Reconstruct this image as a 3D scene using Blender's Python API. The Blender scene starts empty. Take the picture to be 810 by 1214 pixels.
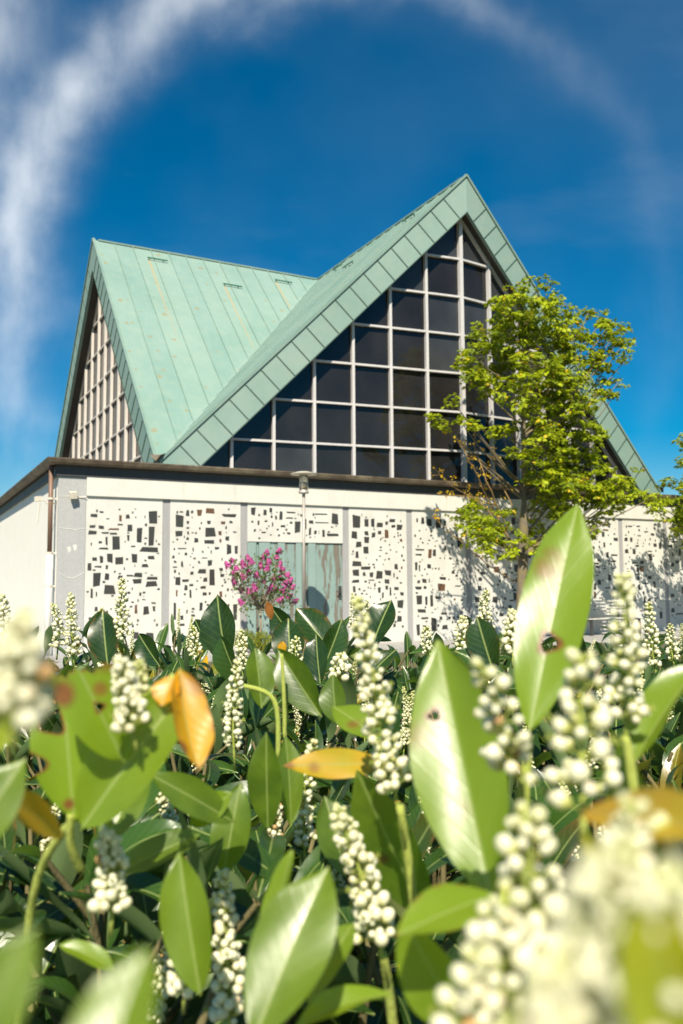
import bpy, bmesh, math, random
import numpy as np
from mathutils import Vector, Matrix
rnd = random.Random(7)
rng = np.random.default_rng(11)
SC = bpy.context.scene
COL = SC.collection
PI = math.pi

# ------------------------------------------------------------------ camera
F_PX, TILT, ROLL, YAW, U = 1018.8871, .0869, .0067, .4817, 1.7
EYE = np.array([-1.6586*U, -10.1574*U, 1.3])
_c, _s = math.cos(YAW), math.sin(YAW)
_ct, _st = math.cos(TILT), math.sin(TILT)
_cr, _sr = math.cos(ROLL), math.sin(ROLL)
_R = np.array([_c, -_s, 0]); _F = np.array([_s, _c, 0]); _Z = np.array([0, 0, 1.])
FW = _F*_ct+_Z*_st; _UP = -_F*_st+_Z*_ct
RT = _R*_cr-_UP*_sr; UP = _R*_sr+_UP*_cr
def ray(px, py): return FW+RT*(px-405)/F_PX-UP*(py-607)/F_PX
def at(px, py, d): return EYE+ray(px, py)*d
def on_y(px, py, y):
    r = ray(px, py); return EYE+r*(y-EYE[1])/r[1]
cam = bpy.data.cameras.new('camera')
co = bpy.data.objects.new('camera', cam); COL.objects.link(co)
co.matrix_world = Matrix(((RT[0], UP[0], -FW[0], EYE[0]), (RT[1], UP[1], -FW[1], EYE[1]), (RT[2], UP[2], -FW[2], EYE[2]), (0, 0, 0, 1)))
cam.sensor_fit = 'VERTICAL'; cam.sensor_height = 36.0; cam.lens = 36.0*F_PX/1214
cam.clip_start = .02; cam.clip_end = 1000
cam.dof.use_dof = True; cam.dof.focus_distance = 1.9
cam.dof.aperture_fstop = cam.lens/3.6      # 3.6 mm iris
cam.dof.aperture_blades = 9
SC.camera = co

# ------------------------------------------------------------------ scene objects
def tag(o, label=None, cat=None, group=None, kind=None):
    if label: o['label'] = label
    if cat: o['category'] = cat
    if group: o['group'] = group
    if kind: o['kind'] = kind
    return o
def empty(name, loc, label, cat, group=None):
    o = bpy.data.objects.new(name, None); COL.objects.link(o); o.location = loc; o.empty_display_size = .2
    return tag(o, label, cat, group)
bpy_update = bpy.context.view_layer.update
def link(name, me, parent=None):
    o = bpy.data.objects.new(name, me); COL.objects.link(o)
    if parent is not None:
        o.parent = parent
        # geometry is given in world coordinates: undo the root's offset
        loc = Vector((0, 0, 0)); p = parent
        while p is not None: loc += Vector(p.location); p = p.parent
        o.location = -loc
    return o
class MB:
    """collects shapes in world coordinates and links them as one mesh object"""
    def __init__(s): s.v = []; s.f = []; s.mi = []
    def add(s, vs, fs, m=0):
        b = len(s.v); s.v += [tuple(map(float, v)) for v in vs]; s.f += [tuple(b+i for i in f) for f in fs]; s.mi += [m]*len(fs)
    def box(s, a, b, m=0):
        x0, y0, z0 = a; x1, y1, z1 = b
        s.add([(x0, y0, z0), (x1, y0, z0), (x1, y1, z0), (x0, y1, z0), (x0, y0, z1), (x1, y0, z1), (x1, y1, z1), (x0, y1, z1)],
              [(0, 3, 2, 1), (4, 5, 6, 7), (0, 1, 5, 4), (1, 2, 6, 5), (2, 3, 7, 6), (3, 0, 4, 7)], m)
    def obox(s, o, ax, ay, az, m=0):
        """oriented box: corner o and three edge vectors"""
        o, ax, ay, az = map(np.array, (o, ax, ay, az))
        P = [o, o+ax, o+ax+ay, o+ay]; P += [p+az for p in P]
        fs = [(0, 3, 2, 1), (4, 5, 6, 7), (0, 1, 5, 4), (1, 2, 6, 5), (2, 3, 7, 6), (3, 0, 4, 7)]
        if np.dot(np.cross(ax, ay), az) < 0: fs = [f[::-1] for f in fs]
        s.add(P, fs, m)
    def bar(s, a, b, w, h, nrm, m=0):
        """bar from a to b, w wide across, h thick along nrm, centred"""
        a, b, n = np.array(a, float), np.array(b, float), np.array(nrm, float)
        t = b-a; n = n-t*np.dot(n, t)/np.dot(t, t); n /= np.linalg.norm(n)
        c = np.cross(t, n); c /= np.linalg.norm(c)
        s.obox(a-c*w/2-n*h/2, t, c*w, n*h, m)
    def tube(s, pts, rad, n=8, m=0, cap=True):
        P = [np.array(p, float) for p in pts]
        rad = [rad]*len(P) if np.isscalar(rad) else list(rad)
        b = len(s.v); ref = None
        for i, p in enumerate(P):
            t = P[min(i+1, len(P)-1)]-P[max(i-1, 0)]; t /= (np.linalg.norm(t)+1e-12)
            if ref is None:
                ref = np.array([1., 0, 0]) if abs(t[0]) < .8 else np.array([0, 1., 0])
            u = ref-t*np.dot(ref, t); u /= (np.linalg.norm(u)+1e-12); w = np.cross(t, u); ref = u
            for k in range(n):
                a = 2*PI*k/n; s.v.append(tuple(p+rad[i]*(math.cos(a)*u+math.sin(a)*w)))
        for i in range(len(P)-1):
            for k in range(n):
                k2 = (k+1) % n; s.f.append((b+i*n+k, b+i*n+k2, b+(i+1)*n+k2, b+(i+1)*n+k)); s.mi.append(m)
        if cap:
            s.f.append(tuple(b+k for k in range(n))[::-1]); s.mi.append(m)
            e = b+(len(P)-1)*n; s.f.append(tuple(e+k for k in range(n))); s.mi.append(m)
    def lathe(s, cx, cy, prof, n=24, m=0):
        b = len(s.v)
        for r, z in prof:
            for k in range(n):
                a = 2*PI*k/n; s.v.append((cx+r*math.cos(a), cy+r*math.sin(a), z))
        for i in range(len(prof)-1):
            for k in range(n):
                k2 = (k+1) % n; s.f.append((b+i*n+k, b+i*n+k2, b+(i+1)*n+k2, b+(i+1)*n+k)); s.mi.append(m)
        s.f.append(tuple(b+k for k in range(n))[::-1]); s.mi.append(m)
        e = b+(len(prof)-1)*n; s.f.append(tuple(e+k for k in range(n))); s.mi.append(m)
    def build(s, name, mats, parent=None, smooth=False, bevel=0):
        me = bpy.data.meshes.new(name); me.from_pydata(s.v, [], s.f)
        if not isinstance(mats, (list, tuple)): mats = [mats]
        for m in mats: me.materials.append(m)
        me.polygons.foreach_set('material_index', np.array(s.mi, np.int32))
        if smooth: me.polygons.foreach_set('use_smooth', np.ones(len(s.f), bool))
        me.update()
        o = link(name, me, parent)
        if bevel:
            b = o.modifiers.new('bevel', 'BEVEL'); b.width = bevel; b.segments = 2; b.limit_method = 'ANGLE'
        return o
def np_mesh(name, V, Fq, mats, parent=None, mi=None, smooth=True, uv=None, attrs=None):
    """numpy mesh: V (n,3), Fq (m,k) one face size; uv per vertex, attrs dict of per-vertex floats"""
    me = bpy.data.meshes.new(name)
    n, k = Fq.shape
    me.vertices.add(len(V)); me.vertices.foreach_set('co', np.ascontiguousarray(V, np.float32).ravel())
    me.loops.add(n*k); me.loops.foreach_set('vertex_index', np.ascontiguousarray(Fq, np.int32).ravel())
    me.polygons.add(n); me.polygons.foreach_set('loop_start', np.arange(0, n*k, k, dtype=np.int32))
    me.polygons.foreach_set('loop_total', np.full(n, k, np.int32))
    if smooth: me.polygons.foreach_set('use_smooth', np.ones(n, bool))
    for m in (mats if isinstance(mats, (list, tuple)) else [mats]): me.materials.append(m)
    if mi is not None: me.polygons.foreach_set('material_index', np.ascontiguousarray(mi, np.int32))
    if uv is not None:
        l = me.uv_layers.new(name='UVMap'); l.data.foreach_set('uv', np.ascontiguousarray(uv[Fq.ravel()], np.float32).ravel())
    for a, d in (attrs or {}).items():
        at_ = me.attributes.new(a, 'FLOAT', 'POINT'); at_.data.foreach_set('value', np.ascontiguousarray(d, np.float32))
    me.update(); me.validate()
    return link(name, me, parent)

# ------------------------------------------------------------------ materials
class N:
    def __init__(s, name):
        s.m = bpy.data.materials.new(name); s.m.use_nodes = True; s.t = s.m.node_tree
        for n in list(s.t.nodes): s.t.nodes.remove(n)
        s.out = s.n('ShaderNodeOutputMaterial'); s.b = s.n('ShaderNodeBsdfPrincipled'); s.l(s.b.outputs[0], s.out.inputs[0])
    def n(s, ty, **kw):
        x = s.t.nodes.new(ty)
        for k, v in kw.items(): setattr(x, k, v)
        return x
    def l(s, a, b): s.t.links.new(a, b)
    def put(s, sock, v):
        if hasattr(v, 'links'): s.l(v, sock)
        else: sock.default_value = v
    def math(s, op, a, b=0, c=None, clamp=False):
        x = s.n('ShaderNodeMath', operation=op, use_clamp=clamp); s.put(x.inputs[0], a); s.put(x.inputs[1], b)
        if c is not None: s.put(x.inputs[2], c)
        return x.outputs[0]
    def mix(s, f, a, b, mode='MIX'):
        x = s.n('ShaderNodeMix', data_type='RGBA', blend_type=mode)
        s.put(x.inputs['Factor'], f)
        for i, v in ((6, a), (7, b)):
            if not hasattr(v, 'links') and len(v) == 3: v = (*v, 1)
            s.put(x.inputs[i], v)
        return x.outputs[2]
    def ramp(s, f, *stops):
        x = s.n('ShaderNodeValToRGB'); e = x.color_ramp.elements
        while len(e) < len(stops): e.new(.5)
        for i, (p, c) in enumerate(stops):
            e[i].position = p; e[i].color = (c, c, c, 1) if np.isscalar(c) else (*c, 1)
        s.put(x.inputs[0], f); return x.outputs[0]
    def coord(s, k='Object'): return s.n('ShaderNodeTexCoord').outputs[k]
    def scale(s, v, sc):
        x = s.n('ShaderNodeMapping'); s.l(v, x.inputs[0]); x.inputs['Scale'].default_value = sc if hasattr(sc, '__len__') else (sc,)*3; return x.outputs[0]
    def noise(s, v, sc, det=4, rough=.55, out=0):
        x = s.n('ShaderNodeTexNoise'); s.l(v, x.inputs['Vector']); x.inputs['Scale'].default_value = sc; x.inputs['Detail'].default_value = det; x.inputs['Roughness'].default_value = rough
        return x.outputs[out]
    def attr(s, name): return s.n('ShaderNodeAttribute', attribute_name=name).outputs['Fac']
    def bump(s, h, st=.3, d=.01):
        x = s.n('ShaderNodeBump'); x.inputs['Strength'].default_value = st; x.inputs['Distance'].default_value = d; s.put(x.inputs['Height'], h); s.l(x.outputs[0], s.b.inputs['Normal']); return x.outputs[0]
    def set(s, col=None, rough=None, **kw):
        if col is not None: s.put(s.b.inputs['Base Color'], (*col, 1) if not hasattr(col, 'links') and len(col) == 3 else col)
        if rough is not None: s.put(s.b.inputs['Roughness'], rough)
        for k, v in kw.items(): s.put(s.b.inputs[k.replace('_', ' ')], v)
        return s
def weathered(name, base, dirt, rough=.7, sc=1.5, amt=.5, fine=30, bump=.15, metal=0, streak=True, **kw):
    n = N(name); c = n.coord()
    a = n.noise(c, sc, 6, .6); b = n.noise(n.scale(c, (6, 6, .5)) if streak is True else c, 2.2, 5, .6)
    st_ = n.ramp(n.noise(n.scale(c, (9, 9, .35)), 1.3, 5, .6), (.57, 0), (.78, .35)) if streak == 'rain' else None
    f = n.math('MULTIPLY', n.ramp(n.math('MULTIPLY_ADD', b, .6, n.math('MULTIPLY', a, .4)), (.42, 0), (.72, 1)), amt)
    col = n.mix(f, base, dirt)
    if st_ is not None: col = n.mix(st_, col, dirt)
    g = n.noise(c, fine, 3)
    col = n.mix(.12, col, n.ramp(g, (.3, .25), (.7, .9)), 'OVERLAY')
    n.set(col, n.math('MULTIPLY_ADD', a, .2, rough-.1), Metallic=metal, **kw); n.bump(g, bump, .004)
    return n.m

M = {}
M['stucco'] = weathered('stucco', (.85, .82, .75), (.66, .62, .54), .9, .9, .25, 60, .35, streak='rain')
M['panel'] = weathered('mosaic_concrete', (.60, .59, .545), (.38, .35, .30), .85, 1.1, .35, 50, .35, streak='rain')
M['band'] = weathered('cornice_plaster', (.61, .60, .545), (.37, .34, .29), .85, 1.0, .25, 40, .2, streak='rain')
M['grey'] = weathered('grey_paint', (.325, .32, .325), (.24, .235, .23), .65, 1.2, .5, 40, .2)
M['column'] = weathered('column_paint', (.36, .36, .36), (.44, .43, .42), .7, .8, .5, 30, .2)
M['fascia'] = weathered('fascia_paint', (.045, .047, .052), (.075, .07, .062), .55, 1.5, .6, 30, .1)
M['gutter'] = weathered('gutter_copper', (.085, .06, .042), (.30, .25, .17), .6, 3.0, .75, 14, .3, streak=False)
M['glass_block'] = weathered('dark_cast_glass', (.040, .040, .038), (.075, .068, .058), .35, 4, .6, 60, .3, streak=False)
M['glass_brown'] = weathered('brown_cast_glass', (.13, .07, .04), (.07, .045, .03), .35, 4, .6, 60, .3, streak=False)
M['frame'] = weathered('window_frame_paint', (.55, .53, .53), (.32, .28, .25), .5, 1.4, .35, 30, .1)
M['frame_cream'] = weathered('cream_frame_paint', (.60, .55, .50), (.36, .31, .27), .6, 1.3, .35, 30, .1)
M['soffit'] = weathered('soffit_boards', (.055, .045, .038), (.03, .026, .022), .7, 2, .5, 20, .2)
M['brown_pipe'] = weathered('brown_downpipe', (.20, .115, .075), (.12, .08, .06), .5, 3, .5, 30, .1)
M['white_pipe'] = weathered('white_downpipe', (.80, .77, .70), (.5, .45, .38), .5, 3, .3, 30, .1)
M['lamp_metal'] = weathered('lamp_metal', (.42, .385, .34), (.25, .22, .18), .45, 6, .5, 40, .1, metal=.2)
M['white_plastic'] = weathered('aged_plastic', (.66, .6, .5), (.4, .35, .27), .5, 6, .5, 40, .1)
M['bench_slat'] = weathered('bench_slat_paint', (.62, .60, .54), (.3, .27, .22), .6, 3, .5, 40, .2, streak=False)
M['dark_iron'] = weathered('dark_iron', (.04, .04, .042), (.09, .07, .06), .5, 5, .5, 40, .1)
M['deck'] = weathered('roofing_felt', (.09, .085, .08), (.15, .14, .12), .95, .8, .5, 30, .3, streak=False)
M['snow_bar'] = weathered('green_bracket', (.03, .16, .10), (.10, .08, .04), .5, 6, .5, 30, .1)

def window_glass(name, tint, r=.06):
    n = N(name); c = n.coord()
    a = n.noise(n.scale(c, (.9, .9, .6)), 1.3, 3, .5)
    n.set(n.mix(a, tuple(.25*t for t in tint), tuple(1.9*t for t in tint)), r, IOR=1.42)  # uneven tint stands in for reflections that vary over the panes
    w = n.noise(c, 1.1, 2); n.bump(w, .05, .02)
    return n.m
M['glass'] = window_glass('dark_glass', (.016, .015, .015))
M['glass_reflect_tint'] = window_glass('reflection_tinted_glass', (.034, .036, .040), .20)  # paler, rougher panes; varied reflections put into the glass colour
M['glass_tan'] = window_glass('tan_blind_glass', (.05, .045, .04), .3)

def patina(name, base, alt, facet):
    """copper patina; on roof facets UV = (metres along ridge, metres down slope)"""
    n = N(name); c = n.coord()
    a = n.noise(c, .55, 5, .6); b = n.noise(c, 3.5, 5, .6)
    col = n.mix(n.ramp(a, (.32, 0), (.68, 1)), base, alt)
    col = n.mix(n.math('MULTIPLY', n.ramp(b, (.45, 0), (.75, 1)), .3), col, (.30, .34, .26))
    if facet:
        uv = n.coord('UV'); sx = n.n('ShaderNodeSeparateXYZ'); n.l(uv, sx.inputs[0]); u, v = sx.outputs[0], sx.outputs[1]
        # tonal change from sheet to sheet
        sh = n.n('ShaderNodeTexWhiteNoise', noise_dimensions='1D'); n.l(n.math('FLOOR', n.math('DIVIDE', u, .56)), sh.inputs['W'])
        col = n.mix(n.math('MULTIPLY', sh.outputs['Value'], .16), col, (.36, .43, .34))
        # ochre run-off lines under the snow hooks
        uj = n.math('ADD', u, n.math('MULTIPLY', n.math('SUBTRACT', n.noise(n.scale(uv, (0, .5, 0)), 1, 3), .5), .1))
        for k, (u0, v0) in enumerate(((1.5, .75), (3.7, 1.7), (5.7, .75))):
            d = n.math('ABSOLUTE', n.math('SUBTRACT', uj, u0))
            line = n.math('SUBTRACT', 1, n.math('DIVIDE', d, .05), clamp=True)
            below = n.math('MULTIPLY', n.math('GREATER_THAN', v, v0), n.math('SUBTRACT', 1, n.math('DIVIDE', n.math('SUBTRACT', v, v0), 5.5), clamp=True))
            col = n.mix(n.math('MULTIPLY', n.math('MULTIPLY', line, below), .8), col, (.42, .27, .09))
        # lichen spots in loose rows
        for sc, th, dm in (((1.7, 1.5, 1), .85, .045), ((2.9, 2.3, 1), .62, .03)):
            vo = n.n('ShaderNodeTexVoronoi'); n.l(n.scale(uv, sc), vo.inputs['Vector']); vo.inputs['Scale'].default_value = 1; vo.inputs['Randomness'].default_value = .5
            wn = n.n('ShaderNodeSeparateXYZ'); n.l(vo.outputs['Color'], wn.inputs[0])
            rag = n.math('MULTIPLY_ADD', n.noise(uv, 14, 4), .16, vo.outputs['Distance'])
            spot = n.math('MULTIPLY', n.math('LESS_THAN', rag, .21), n.math('LESS_THAN', wn.outputs[0], th))
            spot = n.math('MULTIPLY', spot, n.math('LESS_THAN', n.math('ADD', u, n.math('MULTIPLY', wn.outputs[1], 4)), 6.2))
            col = n.mix(n.math('MULTIPLY', spot, .75), col, (.24, .22, .12))
        edge = n.ramp(n.math('MULTIPLY', n.noise(n.scale(uv, (8, .8, 1)), 1.5, 5), 1), (.55, 0), (.8, 1))
        col = n.mix(n.math('MULTIPLY', edge, .25), col, (.40, .40, .28))
    n.set(col, .62, Metallic=.0); n.bump(n.noise(c, 5, 3), .12, .02)
    return n.m
M['patina_roof'] = patina('patina_roof', (.152, .268, .234), (.205, .315, .28), True)
M['patina_seam'] = patina('patina_seam', (.14, .235, .20), (.19, .285, .245), False)
M['patina_barge'] = patina('patina_barge', (.18, .285, .245), (.24, .34, .30), False)
M['barge_seam'] = weathered('dark_seam', (.055, .10, .08), (.09, .13, .10), .6, 3, .5, 30, .1)

def peeling_wood():
    n = N('peeling_turquoise_boards'); c = n.coord()
    g = n.noise(n.scale(c, (22, 22, 1.3)), 1.2, 6, .7)
    wood = n.mix(g, (.085, .075, .062), (.24, .215, .175))
    p = n.noise(n.scale(c, (5.5, 5.5, .8)), 1.6, 7, .62)
    f = n.ramp(n.math('ADD', p, n.math('MULTIPLY', n.math('SUBTRACT', g, .5), .25)), (.515, 1), (.54, 0))
    paint = n.mix(n.noise(c, 2.5, 4), (.175, .265, .245), (.25, .34, .315))
    rust = n.ramp(n.noise(n.scale(c, (1.5, 1.5, 3)), 1.4, 5), (.64, 0), (.74, 1))
    paint = n.mix(n.math('MULTIPLY', rust, .6), paint, (.40, .22, .11))
    n.set(n.mix(f, wood, paint), .8); n.bump(n.math('ADD', g, f), .4, .006); return n.m
def whole_paint():
    n = N('turquoise_board_paint'); c = n.coord()
    g = n.noise(n.scale(c, (22, 22, 1.3)), 1.2, 6, .7)
    p = n.ramp(n.noise(n.scale(c, (4, 4, 1.2)), 1.6, 7, .62), (.34, 1), (.37, 0))
    n.set(n.mix(p, n.mix(n.noise(c, 2.5, 4), (.20, .295, .27), (.265, .35, .33)), n.mix(g, (.10, .09, .075), (.24, .21, .17))), .75); n.bump(g, .3, .005); return n.m
M['peel'] = peeling_wood(); M['paint'] = whole_paint()

def bark(name, a, b, moss=None):
    n = N(name); c = n.coord()
    g = n.noise(n.scale(c, (14, 14, 3)), 1.6, 6, .7)
    col = n.mix(g, a, b)
    if moss: col = n.mix(n.math('MULTIPLY', n.ramp(n.noise(c, 4, 4), (.45, 0), (.65, 1)), .7), col, moss)
    n.set(col, .9); n.bump(g, .7, .012); return n.m
M['bark'] = bark('maple_bark', (.075, .06, .045), (.23, .19, .14), (.22, .17, .05))
M['twig'] = bark('budding_twig', (.20, .12, .05), (.34, .22, .09))
M['lilac_bark'] = bark('lilac_bark', (.16, .12, .08), (.30, .24, .16))
M['stem'] = bark('green_stem', (.24, .32, .05), (.44, .46, .10))
M['wood_stem'] = bark('brown_stem', (.09, .075, .03), (.20, .17, .07))

def leaf_mat(name, dark, mid, trans, tamt=.35, rough=.32, veins=True, under=(.16, .24, .09), spec=.5):
    """attributes: tint 0..1, yel 0..1 (yellowed), brn 0..1 (withered edge or spot); UV: u along, v across (0.5 = midrib)"""
    n = N(name); t = n.attr('tint'); y = n.attr('yel'); br = n.attr('brn'); c = n.coord()
    uv = n.coord('UV'); sx = n.n('ShaderNodeSeparateXYZ'); n.l(uv, sx.inputs[0]); u, v = sx.outputs[0], sx.outputs[1]
    mott = n.noise(c, 45, 4, .6)
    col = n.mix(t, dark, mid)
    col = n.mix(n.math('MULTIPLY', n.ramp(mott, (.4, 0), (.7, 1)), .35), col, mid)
    ab = n.math('ABSOLUTE', n.math('SUBTRACT', v, .5))
    yl = n.mix(n.ramp(n.noise(c, 26, 5, .6), (.35, 0), (.65, 1)), (.80, .40, .006), (.52, .50, .03))
    yl = n.mix(n.math('POWER', y, 5), yl, (.85, .42, .015))
    ycl = n.math('MULTIPLY', y, n.math('MULTIPLY_ADD', n.noise(c, 12, 4), 1.2, .45), clamp=True)
    col = n.mix(ycl, col, yl)
    tcol = n.mix(t, tuple(.75*x for x in trans), trans); tcol = n.mix(ycl, tcol, (.88, .42, .004))
    h = mott
    if veins:
        rib = n.math('SUBTRACT', 1, n.math('DIVIDE', ab, .035), clamp=True)
        q = n.math('FRACT', n.math('MULTIPLY', n.math('SUBTRACT', u, n.math('MULTIPLY', ab, .55)), 9))
        lat = n.math('SUBTRACT', 1, n.math('DIVIDE', n.math('ABSOLUTE', n.math('SUBTRACT', q, .5)), .09), clamp=True)
        col = n.mix(n.math('MULTIPLY', lat, .12), col, (.30, .42, .10))
        col = n.mix(n.math('MULTIPLY', rib, .75), col, (.42, .50, .16))
        h = n.math('ADD', n.math('MULTIPLY', mott, .6), n.math('MULTIPLY', n.math('ADD', n.math('MULTIPLY', lat, .5), rib), -.3))
    brf = n.math('MULTIPLY', br, n.math('MULTIPLY_ADD', n.noise(c, 70, 4), 1.3, .4), clamp=True)
    bcol = n.mix(n.noise(c, 55, 3), (.13, .045, .012), (.45, .18, .04))
    col = n.mix(brf, col, bcol)
    geo = n.n('ShaderNodeNewGeometry')
    col = n.mix(n.math('MULTIPLY', geo.outputs['Backfacing'], n.math('SUBTRACT', 1, n.math('MAXIMUM', ycl, brf))), col, n.mix(t, tuple(.6*x for x in under), under))
    n.set(col, n.math('MULTIPLY_ADD', geo.outputs['Backfacing'], .3, n.math('MULTIPLY_ADD', mott, .22, rough-.1)))
    n.b.inputs['Specular IOR Level'].default_value = spec
    nb = n.bump(h, .28 if veins else .2, .0012)
    tr = n.n('ShaderNodeBsdfTranslucent'); n.l(n.mix(brf, tcol, (.25, .10, .02)), tr.inputs[0])
    ms = n.n('ShaderNodeMixShader'); ms.inputs[0].default_value = tamt
    n.l(n.b.outputs[0], ms.inputs[1]); n.l(tr.outputs[0], ms.inputs[2]); n.l(ms.outputs[0], n.out.inputs[0])
    return n.m
M['laurel'] = leaf_mat('laurel_leaf_shaded', (.008, .025, .008), (.040, .092, .014), (.22, .40, .03), .24, .27)  # hedge leaves: same leaf, colour darkened to stand in for shade
M['laurel_near_lit'] = leaf_mat('laurel_leaf_lit', (.012, .042, .007), (.23, .35, .016), (.66, .78, .02), .48, .36, spec=1.0)  # near leaves: foreground brightness painted in as a lighter, yellower leaf colour
M['maple_leaf'] = leaf_mat('maple_leaf', (.095, .16, .008), (.43, .49, .011), (.64, .76, .02), .36, .55, False, (.16, .2, .04), .3)
M['lilac_leaf'] = leaf_mat('lilac_leaf', (.045, .09, .02), (.09, .15, .03), (.25, .38, .05), .3, .5, False, spec=.3)
M['golden_leaf'] = leaf_mat('golden_leaf', (.20, .24, .02), (.34, .36, .03), (.55, .58, .05), .35, .5, False, spec=.3)

def bud_mat():
    n = N('laurel_bud'); g = n.attr('grn'); o = n.attr('org'); c = n.coord()
    col = n.mix(n.noise(c, 160, 3), (.92, .88, .60), (.96, .94, .78))
    col = n.mix(g, col, (.58, .60, .14)); col = n.mix(n.math('MULTIPLY', o, .8), col, (.60, .30, .06))
    n.set(col, .42); n.b.inputs['Subsurface Weight'].default_value = 0
    tr = n.n('ShaderNodeBsdfTranslucent'); n.l(col, tr.inputs[0])
    ms = n.n('ShaderNodeMixShader'); ms.inputs[0].default_value = .32
    n.l(n.b.outputs[0], ms.inputs[1]); n.l(tr.outputs[0], ms.inputs[2]); n.l(ms.outputs[0], n.out.inputs[0])
    n.bump(n.noise(c, 260, 3), .25, .0006)
    return n.m
M['bud'] = bud_mat()
def petal():
    n = N('lilac_petal'); t = n.attr('tint'); col = n.mix(t, (.32, .02, .15), (.54, .11, .33)); n.set(col, .7)
    return n.m
M['petal'] = petal()
def ground():
    n = N('lawn_soil'); c = n.coord()
    a = n.noise(c, .35, 6, .6); b = n.noise(c, 9, 6, .7)
    col = n.mix(n.ramp(a, (.38, 0), (.6, 1)), n.mix(b, (.045, .07, .02), (.10, .14, .035)), n.mix(b, (.07, .052, .035), (.15, .11, .075)))
    n.set(col, .95); n.bump(b, .6, .03); return n.m
M['ground'] = ground()
def slabs():
    n = N('concrete_slabs'); c = n.coord()
    br = n.n('ShaderNodeTexBrick'); n.l(c, br.inputs['Vector']); br.inputs['Scale'].default_value = 2; br.inputs['Mortar Size'].default_value = .012
    br.inputs['Color1'].default_value = (.30, .285, .26, 1); br.inputs['Color2'].default_value = (.36, .34, .31, 1); br.inputs['Mortar'].default_value = (.12, .11, .09, 1)
    n.set(n.mix(.35, br.outputs['Color'], n.ramp(n.noise(c, 3, 6), (.3, .18), (.7, .5))), .9); n.bump(n.noise(c, 40, 4), .3, .006); return n.m
M['slabs'] = slabs()
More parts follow.
